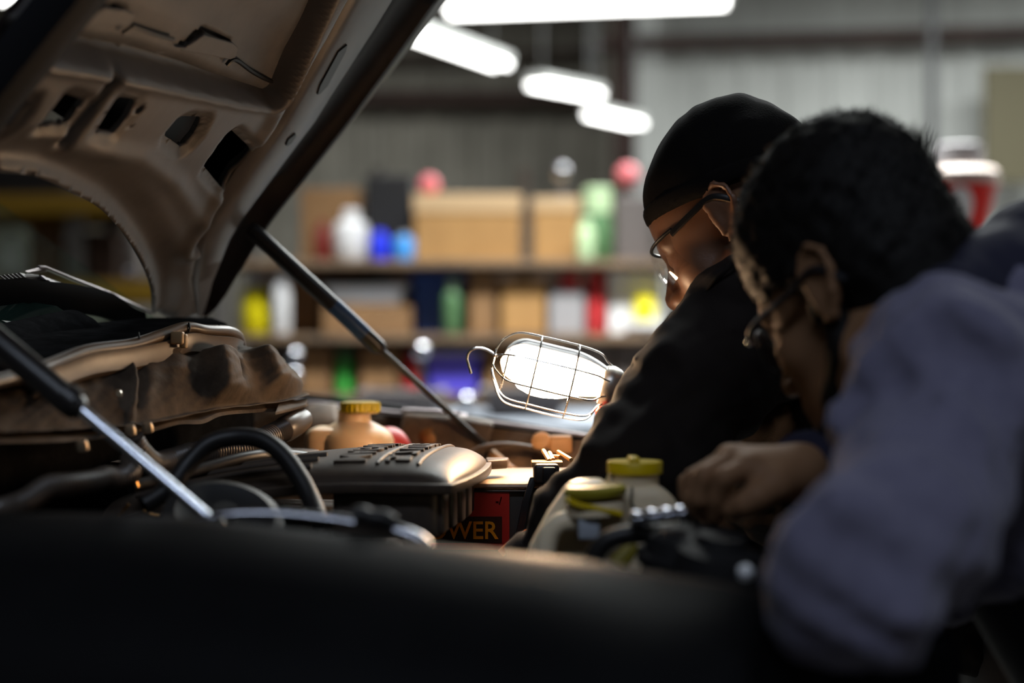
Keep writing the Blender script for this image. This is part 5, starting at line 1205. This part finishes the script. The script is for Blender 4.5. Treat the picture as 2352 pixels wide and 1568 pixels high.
n = len(me.vertices); co = np.empty(n*3, np.float32); me.vertices.foreach_get('co', co); co = co.reshape(-1, 3)+np.array(BASE[p2.name]); nn = np.empty(n*3, np.float32); me.vertices.foreach_get('normal', nn); nn = nn.reshape(-1, 3)
V = []; Qs = []
for i in rsn.choice(n, 9000):
    lz = (co[i]-H2d.o) @ A[2]; L = rsn.uniform(.003, .009) if lz > -.02 else .004
    fx = (co[i]-H2d.o) @ A[0]
    d = nn[i]+rsn.randn(3)*.45; d /= np.linalg.norm(d); q = np.cross(d, rsn.randn(3)); q = q/np.linalg.norm(q)*.0007; b = co[i]-nn[i]*.002; mid = b+d*L*.6+np.cross(d, q)*1.5
    k = len(V); V += [b-q, b+q, mid+q*.7, mid-q*.7, b+d*L+rsn.randn(3)*.0015]; Qs += [(k, k+1, k+2), (k, k+2, k+3), (k+3, k+2, k+4)]
for i in range(160):                                               # the cowlick at the crown
    b = H2d.w(-.082+rsn.randn()*.006, -.02+rsn.randn()*.010, .088+rsn.randn()*.006); d = A[2]*.7-A[0]*.5+rsn.randn(3)*.25; d /= np.linalg.norm(d); L = rsn.uniform(.014, .028); q = np.cross(d, rsn.randn(3)); q = q/np.linalg.norm(q)*.0009
    k = len(V); V += [b-q, b+q, b+d*L*.6+q*.6, b+d*L*.6-q*.6, b+d*L]; Qs += [(k, k+1, k+2), (k, k+2, k+3), (k+3, k+2, k+4)]
so = link('hair_strands', mesh_np('hair_strands', np.array(V), np.array(Qs)), m_hair2, hr_); so['kind'] = 'stuff'
F = Field(H2d.o-.2, H2d.o+.2, .0045)
for y in (-1, 1): F.chain([H2d.w(-.004, y*.064, -.022), H2d.w(.002, y*.059, -.060), H2d.w(.034, y*.042, -.084), H2d.w(.068, y*.021, -.100)], [.012, .018, .019, .0205], .01)
F.ell(H2d.w(.080, 0, -.100), (.022, .024, .019), A, .01); F.warp(folds(.0012, 300, (1, .3, .2), 4))
link('beard', F.mesh('beard'), m_hair2, p2, label='short dark beard along the jaw')
# glasses
m_fr2 = M('dark_glasses_frame', (.010, .010, .012), .4, spec=.3)
def rim_pts(y): return [H2d.w(.104-.018*abs((y*.034+.025*math.cos(t))/.06)**2, y*.034+.025*math.cos(t), -.008+.019*math.sin(t)) for t in np.linspace(0, 2*math.pi, 25)[:-1]]
g2 = MB().tube(rim_pts(1), .0018, 8, closed=True).build('glasses', m_fr2, p2, label='dark framed glasses')
MB().tube(rim_pts(-1), .0018, 8, closed=True).build('rim', m_fr2, g2)
MB().tube([H2d.w(.105, .010, -.004), H2d.w(.109, 0, -.002), H2d.w(.105, -.010, -.004)], .0017, 8).build('bridge', m_fr2, g2)
for y in (-1, 1):
    r = rim_pts(y); MB().add(r, [tuple(range(24))]).build('lens', m_lens, g2, solid=.001)
    MB().tube(catmull([H2d.w(.093, y*.060, -.002), H2d.w(.075, y*.074, .004), H2d.w(.02, y*.082, .006), H2d.w(-.016, y*.086, .010), H2d.w(-.040, y*.083, -.014)], 6), .0022, 8, flat=1.7).build('temple', m_fr2, g2)
    MB().ball(H2d.w(.092, y*.064, -.002), .0032, 10, 8).build('hinge', M('glasses_hinge', (.9, .85, .8), .15, metal=1), g2)
# trousers, shoes
F = Field((.30, .88, .02), (.9, 1.56, 1.2), .012); F.cone(PV2, CH2*.75+PV2*.25, .145, .140, .03); F.cone(PV2+np.array([0, -.06, 0]), PV2+np.array([0, .06, 0]), .15, .15, .03); legs(F, PV2, kn2, an2, (.108, .085, .068)); F.cut((0, 0, .075), (0, 0, -1))
link('trousers', F.mesh('trousers'), m_trous, p2)
for a in an2:
    F = Field(a-np.array([.24, .09, .11]), a+np.array([.10, .09, .09]), .008); F.cone(a+np.array([.02, 0, -.03]), a+np.array([-.15, 0, -.045]), .048, .040, .03); F.cone(a, a+np.array([0, 0, .04]), .05, .05, .02); F.cut((0, 0, .006), (0, 0, -1)); F.cut((0, 0, a[2]+.06), (0, 0, 1))
    link('boot', F.mesh('boot'), m_shoe, p2)
